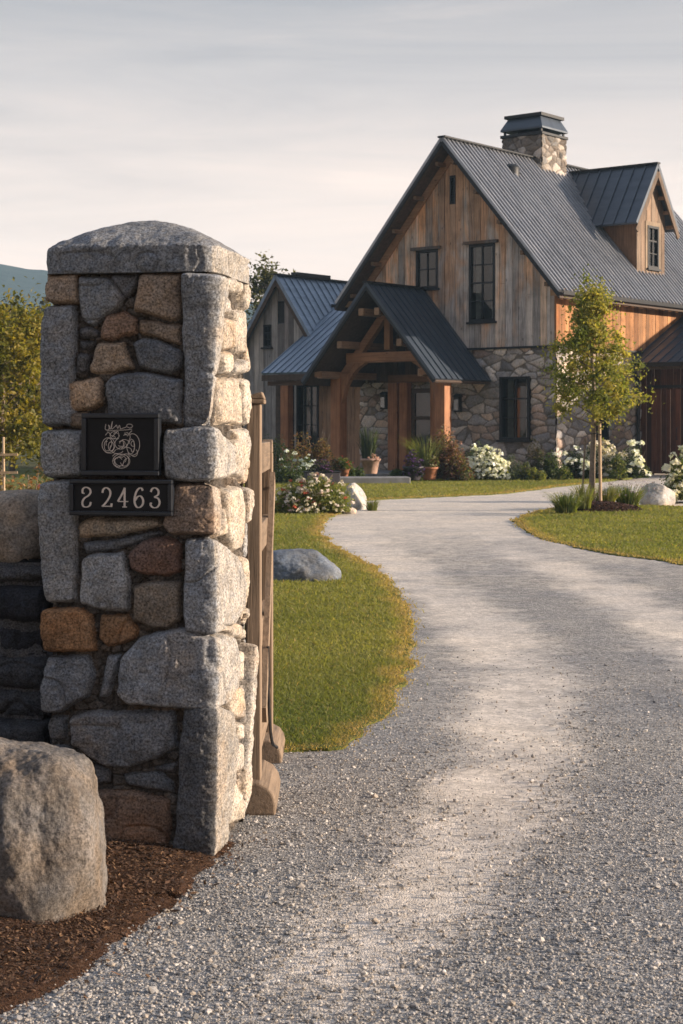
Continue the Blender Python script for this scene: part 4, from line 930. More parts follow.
lawnA = np.vstack([edgeA, corner(2.9, -1.1)[None], corner(.2, -.3)[None], corner(-.3, 8)[None], [[-6, 56], [-16, 56], [-16, 6.9], [-1.2, 6.6]]])
edgeB = ragged(px2w([(730,573),(683,565.5),(640,558),(600,552),(560,544),(533,535),(518,526.5),(516,520),(530,513.5),(557,508.5),(600,506),(650,506.5),(700,508)]), .08, .05, 8)
lawnB = np.vstack([edgeB, [[11.5, 27.6], [11.5, 20.0]]])
mulch_edge = ragged(px2w([(-70,1035),(0,1008),(60,980),(120,936),(178,893),(206,868),(228,842)]), .03, .03, 15)
mulch = np.vstack([mulch_edge, [[-.40, 5.45], [-1.0, 5.6], [-2.4, 5.8], [-2.6, 3.9]]])
def gz(P):
    q = np.column_stack([P, np.zeros(len(P))]); return .012 * fbm(q * .9, 3, 60) + .004 * vnoise(q * 5, 61)
trackL = px2w([(262,1070),(300,1024),(345,970),(433,881),(497,782),(522,690),(500,645),(464,610),(410,572),(372,548),(352,531),(358,520),(385,510),(430,503),(520,496),(590,489)])
trackR = px2w([(900,760),(760,680),(690,640),(640,606),(560,568),(500,537),(484,518),(492,508),(530,499),(580,493)])
trackL, trackR = resample(smooth_path(trackL), .1), resample(smooth_path(trackR), .1)
def wear(P):
    q = np.column_stack([P, np.zeros(len(P))]); sp = .16 + .012 * P[:, 1]
    nz = 1 + .35 * fbm(q * 1.3, 3, 70)
    w1 = np.exp(-(dist_line(P, trackL) / (sp * nz)) ** 2); w2 = .8 * np.exp(-(dist_line(P, trackR) / (sp * 1.1 * nz)) ** 2)
    far = .72 * np.clip((P[:, 1] - 12) / 14, 0, 1) * (1 + .2 * vnoise(q * .7, 72)); return np.clip(.45 + (P[:, 1] - 3.9) / 3.2, .4, 1) * np.clip(np.maximum(np.maximum(w1, w2) * (.75 + .4 * vnoise(q * 2.4, 71)), far), 0, 1)

# terrain sheet to the horizon
g = Geo(); xs = np.concatenate([[-950, -400, -150], np.linspace(-60, 60, 25), [150, 400, 950]]); ys = np.concatenate([np.linspace(-40, 70, 23), [110, 200, 400, 700, 990]])
X, Y = np.meshgrid(xs, ys); I = np.arange(X.size).reshape(X.shape)
g.add(np.column_stack([X.ravel(), Y.ravel(), np.full(X.size, -.05)]), np.stack([I[:-1, :-1], I[:-1, 1:], I[1:, 1:], I[1:, :-1]], -1).reshape(-1, 4)); tag(g.build('ground', M['field']), kind='structure')
# the driveway
rows = np.concatenate([np.geomspace(1.6, 50, 330)]); u = np.linspace(-1, 1, 230)
U, Yg = np.meshgrid(u, rows); Xg = U * (1.4 + .36 * Yg) + .02 * Yg; P = np.column_stack([Xg.ravel(), Yg.ravel()]); w = wear(P); z = gz(P) - .008 * w
for pl_, ed_ in ((lawnA, edgeA), (lawnB, edgeB)): z = z - np.where(inside(P, pl_), .25 * np.clip(dist_line(P, ed_) - .02, 0, .2), 0)
I = np.arange(U.size).reshape(U.shape); g = Geo()
g.add(np.column_stack([P, z]), np.stack([I[:-1, :-1], I[:-1, 1:], I[1:, 1:], I[1:, :-1]], -1).reshape(-1, 4), np.column_stack([w, w, w])); tag(g.build('driveway', M['gravel'], None, True), kind='structure')
def sheet(name, poly, z, mat, skirt=.06):
    import bmesh
    bm = bmesh.new(); vs = [bm.verts.new((*p, z)) for p in poly]; bm.faces.new(vs); bmesh.ops.triangulate(bm, faces=bm.faces[:])
    lo = [bm.verts.new((*p, z - skirt)) for p in poly]; n = len(vs)
    for i in range(n): bm.faces.new([vs[i], lo[i], lo[(i + 1) % n], vs[(i + 1) % n]])
    bmesh.ops.recalc_face_normals(bm, faces=bm.faces[:]); me = bpy.data.meshes.new(name); bm.to_mesh(me); bm.free()
    if sum(p.normal.z for p in me.polygons if abs(p.normal.z) > .5) < 0: me.flip_normals()
    me.materials.append(mat); o = bpy.data.objects.new(name, me); COL.objects.link(o); return tag(o, kind='structure')
sheet('lawn', lawnA, .010, M['lawn']); sheet('lawn_island', lawnB, .010, M['lawn'])
bedA = np.vstack([ragged(np.array([corner(-4.2, 10.4), corner(-3.2, 8.6), corner(-2.9, 6.4), corner(-2.75, 4.6), corner(-2.7, 2.4), corner(-2.3, 1.0), corner(-1.9, -.3), corner(-.6, -1.4), corner(2.2, -1.3), corner(3.6, -.8)]), .1, .05, 5), [corner(3.6, .3), corner(.3, .3), corner(.3, 10.4)]])
sheet('flower_bed', bedA, .05, M['bed'])
m = np.vstack([mulch]); 
# mulch round the pier and boulder follows the gravel
gx, gy = np.meshgrid(np.arange(-2.7, .1, .022), np.arange(3.2, 6, .022)); P = np.column_stack([gx.ravel(), gy.ravel()]); ins = inside(P, mulch); d = dist_line(P, mulch_edge)
z = gz(P) + np.where(ins, .006 + .03 * np.clip(d / .3, 0, 1), .006 - .45 * d) + .010 * fbm(np.column_stack([P * 14, np.zeros(len(P))]), 3, 77)
I = np.arange(gx.size).reshape(gx.shape); Fq = np.stack([I[:-1, :-1], I[:-1, 1:], I[1:, 1:], I[1:, :-1]], -1).reshape(-1, 4); Fq = Fq[(ins | (d < .07))[Fq].all(1)]
g = Geo(); g.add(np.column_stack([P, z]), Fq); tag(g.build('mulch_bed', M['mulch'], None, True), kind='structure')
mz = lambda P: gz(P) + .010 + .03 * np.clip(dist_line(P, mulch_edge) / .3, 0, 1)

def chips(n, P, z, size, cols, name, mat, flat=.35, seed=1):
    r2 = np.random.default_rng(seed); n = len(P); th = r2.uniform(0, 6.283, n); tl = r2.normal(0, flat, n); l = size * r2.lognormal(0, .45, n); w = l * r2.uniform(.18, .5, n)
    d = np.stack([np.cos(th) * np.cos(tl), np.sin(th) * np.cos(tl), np.sin(tl)], 1); s = np.stack([-np.sin(th), np.cos(th), r2.normal(0, flat, n)], 1)
    c = np.column_stack([P, z + .25 * size]); V = np.stack([c - d * l[:, None] / 2 - s * w[:, None] * .3, c + d * l[:, None] * .1 - s * w[:, None] / 2, c + d * l[:, None] / 2 + s * w[:, None] * .2, c - d * l[:, None] * .1 + s * w[:, None] / 2], 1)
    C = np.asarray(cols)[r2.integers(len(cols), size=n)] * r2.uniform(.7, 1.25, n)[:, None]; g = Geo(); g.add(V.reshape(-1, 3), np.arange(4 * n).reshape(n, 4), np.repeat(C, 4, 0)); return tag(g.build(name, mat), kind='stuff')
P = np.column_stack([rng.uniform(-2.2, .25, 150000), rng.uniform(3.3, 5.8, 150000)]); k = inside(P + rng.normal(0, .03, P.shape) * (1 + 2.5 * (rng.random((len(P), 1)) < .3)), mulch) & ~(((P - pcen) @ ax > -PL / 2) & ((P - pcen) @ ax < PL / 2) & ((P - pcen) @ ay > -PM / 2)); P = P[k]
chips(0, P, np.where(inside(P, mulch), mz(P), gz(P) + .004), .0095, [(.085, .046, .028), (.12, .066, .038), (.055, .034, .024), (.19, .11, .06), (.07, .04, .028)], 'mulch_chips', M['chip'], .35, 3)

# grass blades
def blades(name, poly, edge, rects, seed, pat=1.):
    r2 = np.random.default_rng(seed); Ps = []
    for x0, x1, y0, y1, dens in rects:
        n = int((x1 - x0) * (y1 - y0) * dens); Ps.append(np.column_stack([r2.uniform(x0, x1, n), r2.uniform(y0, y1, n)]))
    P = np.vstack(Ps); jig = r2.normal(0, .012, P.shape) * (1 + 2.6 * (r2.random((len(P), 1)) < .3)); P = P[inside(P + jig, poly)]; n = len(P); d = dist_line(P, edge)
    q = np.column_stack([P, np.zeros(n)]); far = np.clip((P[:, 1] - 6) / 22, 0, 1)
    h = (.016 + .014 * far) * r2.lognormal(0, .3, n) * (1 + .35 * fbm(q * 1.6, 3, seed)) * (.55 + .45 * np.clip(d / .12, 0, 1)); w = (.0042 + .017 * far) * r2.uniform(.7, 1.3, n)
    th = r2.uniform(0, 6.283, n); ln_ = r2.normal(0, .8, (n, 2)); s = np.stack([np.cos(th), np.sin(th), np.zeros(n)], 1) * w[:, None] / 2
    b = np.column_stack([P, np.full(n, .006)]); tip = b + np.column_stack([ln_ * h[:, None], h]); mid = b * .5 + tip * .5 + np.column_stack([-ln_ * h[:, None] * .15, h * .08])
    V = np.stack([b - s, b + s, mid + s * .75, tip, mid - s * .75], 1)
    g0 = np.array([.135, .158, .045]); g1 = np.array([.25, .24, .075]); dry = np.array([.44, .29, .13]); t = np.clip(.5 + .9 * fbm(q * .7, 3, seed + 1) + r2.normal(0, .13, n), 0, 1)[:, None]
    C = g0 * (1 - t) + g1 * t; dn = np.clip(1.15 - d / (.11 + .10 * far) / (1 + .6 * fbm(q * 3, 2, seed + 4)), 0, 1) * r2.uniform(.3, 1.1, n); dn = np.maximum(dn, (r2.random(n) < .05) * r2.uniform(.3, .8, n)); C = C * (1 - dn[:, None]) + dry * dn[:, None]
    C = C * r2.uniform(.86, 1.14, n)[:, None]; base = np.arange(n)[:, None] * 5; F = np.concatenate([base + [0, 1, 2], base + [0, 2, 4], base + [4, 2, 3]])
    g = Geo(); g.add(V.reshape(-1, 3), F, np.repeat(C, 5, 0)); return tag(g.build(name, M['grass']), kind='stuff')
blades('grass', lawnA, edgeA, [(-1.3, .45, 6.6, 9.5, 15000), (-1.3, .6, 9.5, 13, 8000), (-1.5, .6, 13, 18, 4500), (-2.4, .6, 18, 24, 2600), (-3.4, .8, 24, 31, 1800), (-3.6, 8.0, 31, 45, 900), (-7, -2, 6.5, 30, 200)], 51)
blades('grass', lawnB, edgeB, [(1.5, 8.0, 15.5, 30, 2000)], 53)

# loose pebbles on the drive
import bmesh
bm = bmesh.new(); bmesh.ops.create_icosphere(bm, subdivisions=1, radius=1.); IV = np.array([v.co[:] for v in bm.verts]); IF = np.array([[v.index for v in f.verts] for f in bm.faces]); bm.free()
def pebbles(name, P, size, seed):
    r2 = np.random.default_rng(seed); n = len(P); sz = size * r2.lognormal(0, .4, n); s = np.stack([sz * r2.uniform(.8, 1.3, n), sz * r2.uniform(.7, 1.1, n), sz * r2.uniform(.45, .8, n)], 1)
    V = IV[None] * (1 + r2.normal(0, .14, (n, len(IV), 1))) * s[:, None]; th = r2.uniform(0, 6.283, n); c, sn = np.cos(th)[:, None], np.sin(th)[:, None]
    V = np.stack([V[..., 0] * c - V[..., 1] * sn, V[..., 0] * sn + V[..., 1] * c, V[..., 2] + .25 * V[..., 0] * r2.normal(0, 1, (n, 1))], -1)
    V = V + np.column_stack([P, gz(P) + .25 * s[:, 2]])[:, None]; pal = np.array([(.27, .265, .26), (.34, .33, .315), (.22, .218, .217), (.40, .38, .355), (.47, .445, .42), (.33, .295, .255), (.18, .178, .178)])
    C = pal[r2.integers(len(pal), size=n)] * r2.uniform(.8, 1.2, n)[:, None]; F = (IF[None] + (np.arange(n) * len(IV))[:, None, None]).reshape(-1, 3)
    g = Geo(); g.add(V.reshape(-1, 3), F, np.repeat(C, len(IV), 0)); return tag(g.build(name, M['pebble']), kind='stuff')
yy = 3.3 + 7.2 * rng.random(170000) ** 1.5; xx = (rng.uniform(-.28, .30, 170000)) * yy; P = np.column_stack([xx, yy])
loc = (P - pcen); keep = ~inside(P, lawnA) & (rng.random(len(P)) > .97 * wear(P) ** .7) & ~((np.abs(loc @ ax) < PL / 2) & (np.abs(loc @ ay) < PM / 2)) & ~((inside(P, mulch)) & (rng.random(len(P)) > .05 + .7 * np.exp(-dist_line(P, mulch_edge) / .07))) & (rng.random(len(P)) < .72 * np.clip((10.3 - P[:, 1]) / 4.5, 0, 1))
pebbles('gravel_stones', P[keep], .0031, 81)
P = np.column_stack([rng.uniform(-.25, .3, 1500), 3.4 + 7 * rng.random(1500) ** 1.3]); P[:, 0] *= P[:, 1]; P = P[~inside(P, lawnA) & ~inside(P, mulch) & ~inside(P, lawnB)]
pebbles('gravel_stones', P[rng.random(len(P)) > np.maximum(.72 + .28 * wear(P), P[:, 1] / 9.)], .0064, 82)

# ------------------------------------------------------------------ vegetation
def leaves(g, c, size, cols, seed, up=.3, bend=.25, aspect=.5, var=.25, outward=None):
    """one folded leaf per point c"""
    r2 = np.random.default_rng(seed); n = len(c); nr = r2.normal(size=(n, 3)); nr[:, 2] = np.abs(nr[:, 2]) + up
    if outward is not None: nr += outward
    nr /= np.linalg.norm(nr, axis=1)[:, None]; t = np.cross(nr, r2.normal(size=(n, 3))); t /= np.linalg.norm(t, axis=1)[:, None] + 1e-9; s = np.cross(nr, t); l = (size * r2.lognormal(0, .28, n))[:, None]; w = l * aspect
    V = np.stack([c - t * l * .5, c + s * w * .5 + nr * l * bend * .3, c + t * l * .5, c - s * w * .5 + nr * l * bend * .3], 1)
    cols = np.asarray(cols); C = cols if cols.ndim == 2 and len(cols) == n else cols[r2.integers(len(cols), size=n)]
    C = np.repeat(C * r2.uniform(1 - var, 1 + var, n)[:, None], 4, 0); b = np.arange(n)[:, None] * 4
    g.add(V.reshape(-1, 3), np.concatenate([b + [0, 1, 2], b + [0, 2, 3]]), C); return g
def lumpy(n, rx, ry, rz, seed, lumps=9, fill=.55):
    """points in a lumpy dome sitting on z=0; returns points and outward directions"""
    r2 = np.random.default_rng(seed); lc = r2.normal(size=(lumps, 3)); lc[:, 2] = np.abs(lc[:, 2]); lc /= np.linalg.norm(lc, axis=1)[:, None]; lc *= r2.uniform(.35, .68, (lumps, 1)); lr = r2.uniform(.30, .50, lumps)
    k = r2.integers(lumps, size=n); d = r2.normal(size=(n, 3)); d /= np.linalg.norm(d, axis=1)[:, None]; rad = lr[k] * r2.uniform(fill, 1.06, n); p = lc[k] + d * rad[:, None]; p[:, 2] = np.where(p[:, 2] < .03, np.abs(p[:, 2]) * .6 + .03, p[:, 2])
    return p * np.array([rx, ry, rz]), d
def flowers(g, c, size, cols, seed, petals=9):
    """small clustered heads of petals"""
    r2 = np.random.default_rng(seed); n = len(c); d = r2.normal(size=(n, petals, 3)); d[..., 2] = np.abs(d[..., 2]) * .9; d[..., 1] -= .3; d /= np.linalg.norm(d, axis=2)[..., None]; sz = size * r2.uniform(.7, 1.25, n)
    p = (c[:, None] + d * sz[:, None, None] * .42).reshape(-1, 3); C = np.repeat(np.asarray(cols)[r2.integers(len(cols), size=n)], petals, 0); return leaves(g, p, np.median(sz) * .55, C, seed + 1, .1, .2, .85, .12, d.reshape(-1, 3) * 1.5)
GRN = [(.06, .095, .03), (.08, .115, .032), (.05, .08, .026), (.11, .14, .04)]
YGR = [(.13, .15, .04), (.18, .19, .05), (.095, .125, .032), (.22, .21, .06)]
RED = [(.15, .075, .05), (.20, .105, .06), (.11, .06, .04), (.12, .11, .05)]
GGR = [(.09, .115, .085), (.12, .14, .11), (.07, .09, .065)]
DGR = [(.022, .036, .018), (.03, .045, .02), (.04, .05, .024)]
ORN = [(.25, .16, .07), (.21, .12, .06), (.15, .13, .05), (.30, .19, .09)]
def shrub(name, label, cat, loc, rx, ry, rz, cols, lsize, n, fl=None, seed=1, group=None, aspect=.5, stems=9, lumps=9):
    e = empty(name, loc, label, cat, group); g = Geo(); p, d = lumpy(n, rx, ry, rz, seed, lumps); leaves(g, p, lsize, cols, seed, .3, .25, aspect, .28, d * .6); g.build('foliage', M['leaf'], e)
    g = Geo(); r2 = np.random.default_rng(seed + 50)
    for k in range(stems):
        a = r2.uniform(0, 6.28); e1 = np.array([math.cos(a) * rx * .5, math.sin(a) * ry * .5, rz * r2.uniform(.5, .85)]); g.tube([(.03 * math.cos(a), .03 * math.sin(a), -.02), e1 * [.45, .45, .55], e1], [.010, .007, .004], 5)
    g.build('stem', M['bark'], e)
    if fl:
        cols2, nf, fs = fl; p, d = lumpy(nf * 4, rx * 1.04, ry * 1.04, rz * 1.03, seed, lumps, .96); sc = p / np.array([rx, ry, rz]); k = np.argsort(-(sc[:, 2] * .7 - sc[:, 1] * .8 + r2.normal(0, .28, len(p))))[:nf]; g = Geo(); flowers(g, p[k], fs, cols2, seed + 7); g.build('blossom', M['petal'], e)
    return e
def tuft(name, label, cat, loc, h, r, n, cols, seed, w=.012, group=None, spread=.6, heads=None):
    e = empty(name, loc, label, cat, group); r2 = np.random.default_rng(seed); g = Geo()
    th = r2.uniform(0, 6.28, n); rr_ = r * .35 * np.sqrt(r2.random(n)); b = np.column_stack([np.cos(th) * rr_, np.sin(th) * rr_, np.full(n, -.01)]); ht = h * r2.uniform(.45, 1., n); out = np.column_stack([np.cos(th), np.sin(th)]) * (r * spread * r2.uniform(.1, 1.2, n))[:, None] + r2.normal(0, .03, (n, 2)) * h
    s = np.stack([-np.sin(th + .5), np.cos(th + .5), np.zeros(n)], 1) * w / 2; t = [0., .35, .7, 1.]; V = []
    for i, tt in enumerate(t):
        c = b + np.column_stack([out * (tt ** 1.8)[..., None] if False else out * tt ** 1.8, ht * (tt - .18 * tt ** 3)]); wd = (1, .9, .6, .08)[i]; V += [c - s * wd, c + s * wd]
    V = np.stack(V, 1); C = np.repeat(np.asarray(cols)[r2.integers(len(cols), size=n)] * r2.uniform(.75, 1.25, n)[:, None], 8, 0); bs = np.arange(n)[:, None] * 8
    g.add(V.reshape(-1, 3), np.concatenate([bs + [0, 1, 3, 2], bs + [2, 3, 5, 4], bs + [4, 5, 7, 6]]), C); g.build('blades', M['leaf'], e)
    if heads:
        g = Geo(); k = r2.choice(n, min(n, heads[1]), replace=False); flowers(g, V[k, 6], heads[2], heads[0], seed + 3, 5); g.build('blossom', M['petal'], e)
    return e
def gnd(px, py, z=0.0): p = ground(px, py, z); return (p[0], p[1], z)

def porchpt(px, Y): p = at(px, 0, Y); return p[0], p[1]
# flowering bush by the gate and the stones near it
shrub('flowering_shrub', 'round shrub of white pink and red blooms on the lawn behind the gate', 'shrub', (*ground(311, 515)[:2] + [-.02, .35], .02), .70, .5, .70, YGR + [(.15, .18, .06)], .045, 9000, ([(.62, .52, .49), (.70, .62, .58), (.66, .60, .52), (.62, .46, .44), (.70, .66, .60), (.66, .58, .54), (.60, .56, .46), (.45, .10, .05), (.68, .64, .55)], 170, .072), 101, lumps=12)
boulder('rock', 'tilted white rock standing at the edge of the drive by the flowering shrub', (*ground(354, 509)[:2], .13), (.19, .22, .27), [((-.3, -1, .2), .72), ((.75, -.2, .62), .70), ((-1, 0, .1), .7)], 61, 5, .05, 20., np.array([.44, .425, .40]), 'farstone', R(-20), cat='rock')
boulder('rock', 'small pale stone at the foot of the tilted white rock', (*ground(349, 513)[:2], .03), (.11, .10, .075), (), 62, 4, .05, 9., np.array([.46, .40, .34]), 'farstone', cat='rock')
boulder('boulder', 'smooth blue grey boulder sunk in the lawn beside the gate', (*ground(300, 583)[:2] + [0, .25], .06), (.36, .30, .245), [((0, 0, 1), .80), ((.2, -.75, .65), .78), ((.75, 0, .66), .80), ((-.2, -1, .25), .86)], 63, 6, .06, 20., np.array([.13, .15, .18]), 'farstone')
tuft('grass_tuft', 'small grassy tuft beside the tilted white rock', 'grass tuft', gnd(372, 510), .26, .22, 160, YGR, 110, .010)

# planting along the house
shrub('dark_shrub', 'tall dark evergreen shrub under the lean-to roof at the house corner', 'shrub', gnd(274, 479), .62, .5, 1.35, DGR + [(.04, .07, .04)], .075, 3200, None, 111)
shrub('dark_shrub', 'low dark green shrub between the evergreen and the white flowering shrub', 'shrub', gnd(289, 484), .45, .4, .62, DGR + GRN, .06, 1800, None, 112)
shrub('flowering_shrub', 'white flowering shrub in front of the rust coloured shrub by the porch', 'shrub', (*porchpt(298, 40.8), .03), .60, .4, .85, GRN, .06, 2200, ([(.66, .70, .70), (.58, .63, .65)], 110, .10), 113)
shrub('rust_shrub', 'rust and olive shrub left of the porch column', 'shrub', (*porchpt(316, 42.3), .04), .72, .5, 1.45, RED + ORN + ORN + [(.22, .19, .09)], .07, 6500, None, 114)
e = empty('planter_box', (*ground(322, 485)[:2], .03), 'dark wooden planter box beside the porch step', 'planter', rz=R(12)); g = Geo(); g.box((-.40, -.18, 0), (.40, .18, .26)); bevel(g.build('box', M['darkpot'], e), .015)
g = Geo(); g.box((-.42, -.20, .261), (.42, .20, .29)); bevel(g.build('rim', M['trim'], e), .008)
p0 = ground(322, 485); e = shrub('petunia_plant', 'dark leafy plant with purple blooms in the wooden planter box', 'plant', (p0[0], p0[1], .29), .44, .26, .30, DGR + [(.05, .03, .05)], .05, 900, ([(.10, .05, .14), (.16, .07, .18)], 40, .05), 115)
def pot(label, loc, r, h, mat):
    e = empty('plant_pot', loc, label, 'plant pot'); g = Geo(); g.lathe([(.001, 0), (r * .68, 0), (r * .72, .02), (r * .97, h * .82), (r * 1.08, h * .83), (r * 1.1, h), (r * .98, h), (r * .95, h * .9), (.001, h * .88)], (0, 0, 0), 24); g.build('pot_wall', M[mat], e, True)
    g = Geo(); g.lathe([(.001, h * .915), (r * .94, h * .905)], (0, 0, 0), 20); g.build('soil', M['bed'], e); return e
pp = (*porchpt(370.5, 44.4), .13); pot('pale terracotta pot holding a spiky plant beside the porch column', pp, .24, .40, 'palepot')
tuft('spiky_plant', 'tall dark green spiky plant in the pale terracotta pot', 'plant', (pp[0] - .06, pp[1], pp[2] + .34), 1.2, .42, 110, [(.05, .07, .035), (.065, .085, .04), (.035, .05, .03)], 121, .035, spread=.55)
shrub('potted_flowers', 'pale pink flowers overflowing the pale terracotta pot', 'flowers', (pp[0] + .03, pp[1] - .05, pp[2] + .34), .26, .22, .17, GRN, .045, 300, ([(.55, .30, .24), (.6, .4, .33)], 60, .055), 122, stems=4)
pp = (*porchpt(343, 43.0), .05); pot('small terracotta pot at the foot of the left porch column', pp, .17, .27, 'terracotta')
shrub('leafy_plant', 'low green plant with a few red blooms in the small terracotta pot', 'plant', (pp[0], pp[1], .28), .34, .26, .34, GRN + YGR, .07, 700, ([(.36, .06, .03)], 12, .05), 124, stems=4)
shrub('leafy_plant', 'low green foliage between the small terracotta pot and the pale pot', 'plant', (*porchpt(354, 43.2), .05), .30, .26, .42, GRN, .07, 600, None, 125)
pp = (*porchpt(429.5, 41.9), .05); pot('round orange terracotta pot beneath the rusty planting right of the porch', pp, .21, .32, 'terracotta')
tuft('ornamental_grass', 'pale green ornamental grass standing up from the orange pot', 'grass', (pp[0] - .08, pp[1] + .1, .36), 1.05, .75, 190, [(.16, .18, .06), (.22, .22, .08), (.12, .15, .05)], 131, .020, spread=.8)
shrub('leafy_plant', 'trailing olive plant over the rim of the orange pot', 'plant', (pp[0], pp[1], .36), .34, .28, .40, YGR + RED, .06, 900, ([(.5, .45, .32)], 12, .05), 132, stems=4)
pp = (*porchpt(413, 41.6), .05); pot('dark glazed pot beside the round orange pot', pp, .24, .34, 'darkpot')
shrub('petunia_plant', 'mound of deep purple petunias spilling over the dark glazed pot', 'plant', (pp[0], pp[1] - .05, .16), .34, .3, .60, DGR + [(.05, .03, .05)], .05, 1300, ([(.085, .035, .13), (.12, .06, .19), (.05, .03, .08)], 90, .06), 134)
shrub('rust_shrub', 'large burgundy leaved shrub between the orange pot and the white hydrangea', 'shrub', (*porchpt(447, 42.2), .04),   .64, .48, 1.45, RED + [(.22, .12, .08), (.19, .17, .08)], .07, 5600, ([(.36, .21, .17)], 50, .07), 135)
shrub('rust_shrub', 'small burgundy shrub in front of the right porch column', 'shrub', (*porchpt(462, 41.9), .04), .36, .3, .62, RED + GRN, .06, 1300, None, 136)
WHT = [(.84, .84, .80), (.76, .78, .71), (.86, .85, .81)]
shrub('hydrangea', 'wide white hydrangea below the tall stone wall window', 'hydrangea', (*porchpt(480.5, 42.6), .04), .86, .5, .92, GRN + YGR, .06, 5600, (WHT, 210, .14), 141, lumps=12)
shrub('grey_shrub', 'silvery grey green shrub beside the white hydrangea', 'shrub', (*porchpt(514, 42.9), .04), .40, .35, .62, GGR, .055, 1700, None, 142)
shrub('dark_shrub', 'dusky brown shrub against the stone wall right of the tall window', 'shrub', (*porchpt(536, 43.6), .04), .48, .4, 1.05, [(.06, .05, .035), (.05, .055, .03), (.08, .065, .045)], .065, 2200, ([(.6, .6, .55)], 3, .15), 143)
shrub('leafy_plant', 'low bright green plant at the edge of the lawn before the dusky shrub', 'plant', (*porchpt(535, 42.1), .03), .32, .28, .38, YGR, .065, 900, None, 144)
shrub('hydrangea', 'small white hydrangea with few blooms by the house corner', 'hydrangea', (*porchpt(575, 43.8), .04), .40, .35, .82, DGR + GRN, .07, 1300, (WHT, 8, .22), 145)
shrub('hydrangea', 'large creamy hydrangea behind the young tree', 'hydrangea', (*porchpt(603, 44.0), .04), .70, .5, 1.02, GRN, .06, 4000, ([(.72, .67, .60), (.66, .62, .54)], 95, .19), 146, lumps=12)
shrub('hydrangea', 'sparse white hydrangea in front of the dark barn door', 'hydrangea', (*porchpt(636, 43.6), .04), .50, .4, .90, DGR + GRN, .06, 2400, (WHT, 16, .22), 147)
shrub('hydrangea', 'big cream flowering hydrangea at the right side of the drive', 'hydrangea', (*ground(692, 503)[:2] + [0, .3], .02), .80, .6, 1.05, YGR + GRN, .055, 7500, ([(.62, .62, .50), (.7, .67, .58)], 160, .13), 148, lumps=13)
boulder('rock', 'jagged white grey rock beside the big hydrangea on the grass island', (*ground(659, 505)[:2] + [0, .1], .14), (.33, .26, .235), [((-.55, -.6, .6), .70), ((.4, -.9, .3), .72), ((.6, .1, .8), .75), ((-.9, 0, .2), .8)], 66, 5, .07, 24., np.array([.38, .37, .355]), 'farstone', R(25), cat='rock')
boulder('rock', 'low pale rock behind the plants at the back of the grass island', (*ground(621, 499)[:2], .07), (.36, .24, .17), [((0, -.7, .7), .75)], 67, 5, .06, 16., np.array([.45, .44, .42]), 'farstone', cat='rock')

for i, (px_, Y_, rx_, h_, cols_, fl_, lab) in enumerate(((329, 42.0, .34, .75, RED + DGR, None, 'dark reddish foliage against the left porch column'), (398, 41.9, .26, .34, GRN, None, 'small green plant at the end of the stone step'), (473, 43.4, .45, .95, GRN + DGR, None, 'tall green plant behind the wide white hydrangea'),
        (497, 43.2, .36, .70, GRN + GGR, (WHT, 14, .10), 'green plant with a few white blooms right of the wide hydrangea'), (524, 42.3, .28, .46, GGR + YGR, None, 'low grey green plant before the dusky brown shrub'), (551, 43.2, .42, .80, DGR + GRN, (WHT, 4, .12), 'dark green plant left of the house corner'), (563, 42.6, .30, .42, GRN + YGR, None, 'low green plant in front of the house corner'), (585, 43.6, .36, .62, GRN, (WHT, 9, .14), 'green plant with white blooms left of the young tree'), (618, 43.2, .34, .60, GRN + YGR, None, 'green plant between the creamy and the sparse hydrangea'))):
    shrub('leafy_plant', lab, 'plant', (*porchpt(px_, Y_), .04), rx_, rx_ * .8, h_, cols_, .06, 1700, fl_, 300 + i)
# the island: mulch mound, young staked tree, tufts
ic = ground(600, 511.5)[:2]; g = Geo(); n_ = 40; rings = np.linspace(0, 1, 12); V = []
for r_ in rings:
    a = np.linspace(0, 2 * np.pi, n_, endpoint=False); q = np.column_stack([np.cos(a) * .70 * r_, np.sin(a) * .72 * r_]); V.append(np.column_stack([ic + q, .018 + .13 * (1 - r_ ** 2) + .012 * vnoise(np.column_stack([q * 9, a * 0]), 5)]))
I = np.arange(12 * n_).reshape(12, n_); J = np.roll(I, -1, 1); g.add(np.vstack(V), np.stack([I[:-1], I[1:], J[1:], J[:-1]], -1).reshape(-1, 4)); tag(g.build('mulch_mound', M['mulch'], None, True), kind='structure')
r_ = .68 * np.sqrt(rng.random(5000)); a = rng.uniform(0, 6.283, 5000); P = ic + np.column_stack([np.cos(a), np.sin(a)]) * r_[:, None]; chips(0, P, .02 + .13 * (1 - (r_ / .7) ** 2), .035, [(.085, .04, .03), (.12, .06, .04), (.05, .028, .022)], 'mulch_chips', M['chip'], .3, 5)
FLO = [(.28, .22, .32), (.35, .28, .30)]
tuft('grass_tuft', 'wide yellow green tuft on the left of the mulch mound', 'grass tuft', gnd(566, 513, .03), .44, .42, 420, YGR + GRN, 151, .010, heads=([(.35, .33, .2)], 30, .03))
tuft('grass_tuft', 'tall thin tuft close to the young tree trunk', 'grass tuft', gnd(584, 508, .08), .55, .3, 240, YGR, 152, .009)
tuft('grass_tuft', 'olive tuft just right of the young tree trunk', 'grass tuft', gnd(605, 506, .06), .46, .4, 380, YGR + [(.16, .14, .07)], 153, .010, heads=(FLO, 30, .03))
tuft('grass_tuft', 'bushy tuft with faint mauve heads beside the white grey rock', 'grass tuft', gnd(628, 507, .03), .52, .5, 460, GRN + YGR, 154, .010, heads=(FLO, 60, .035))

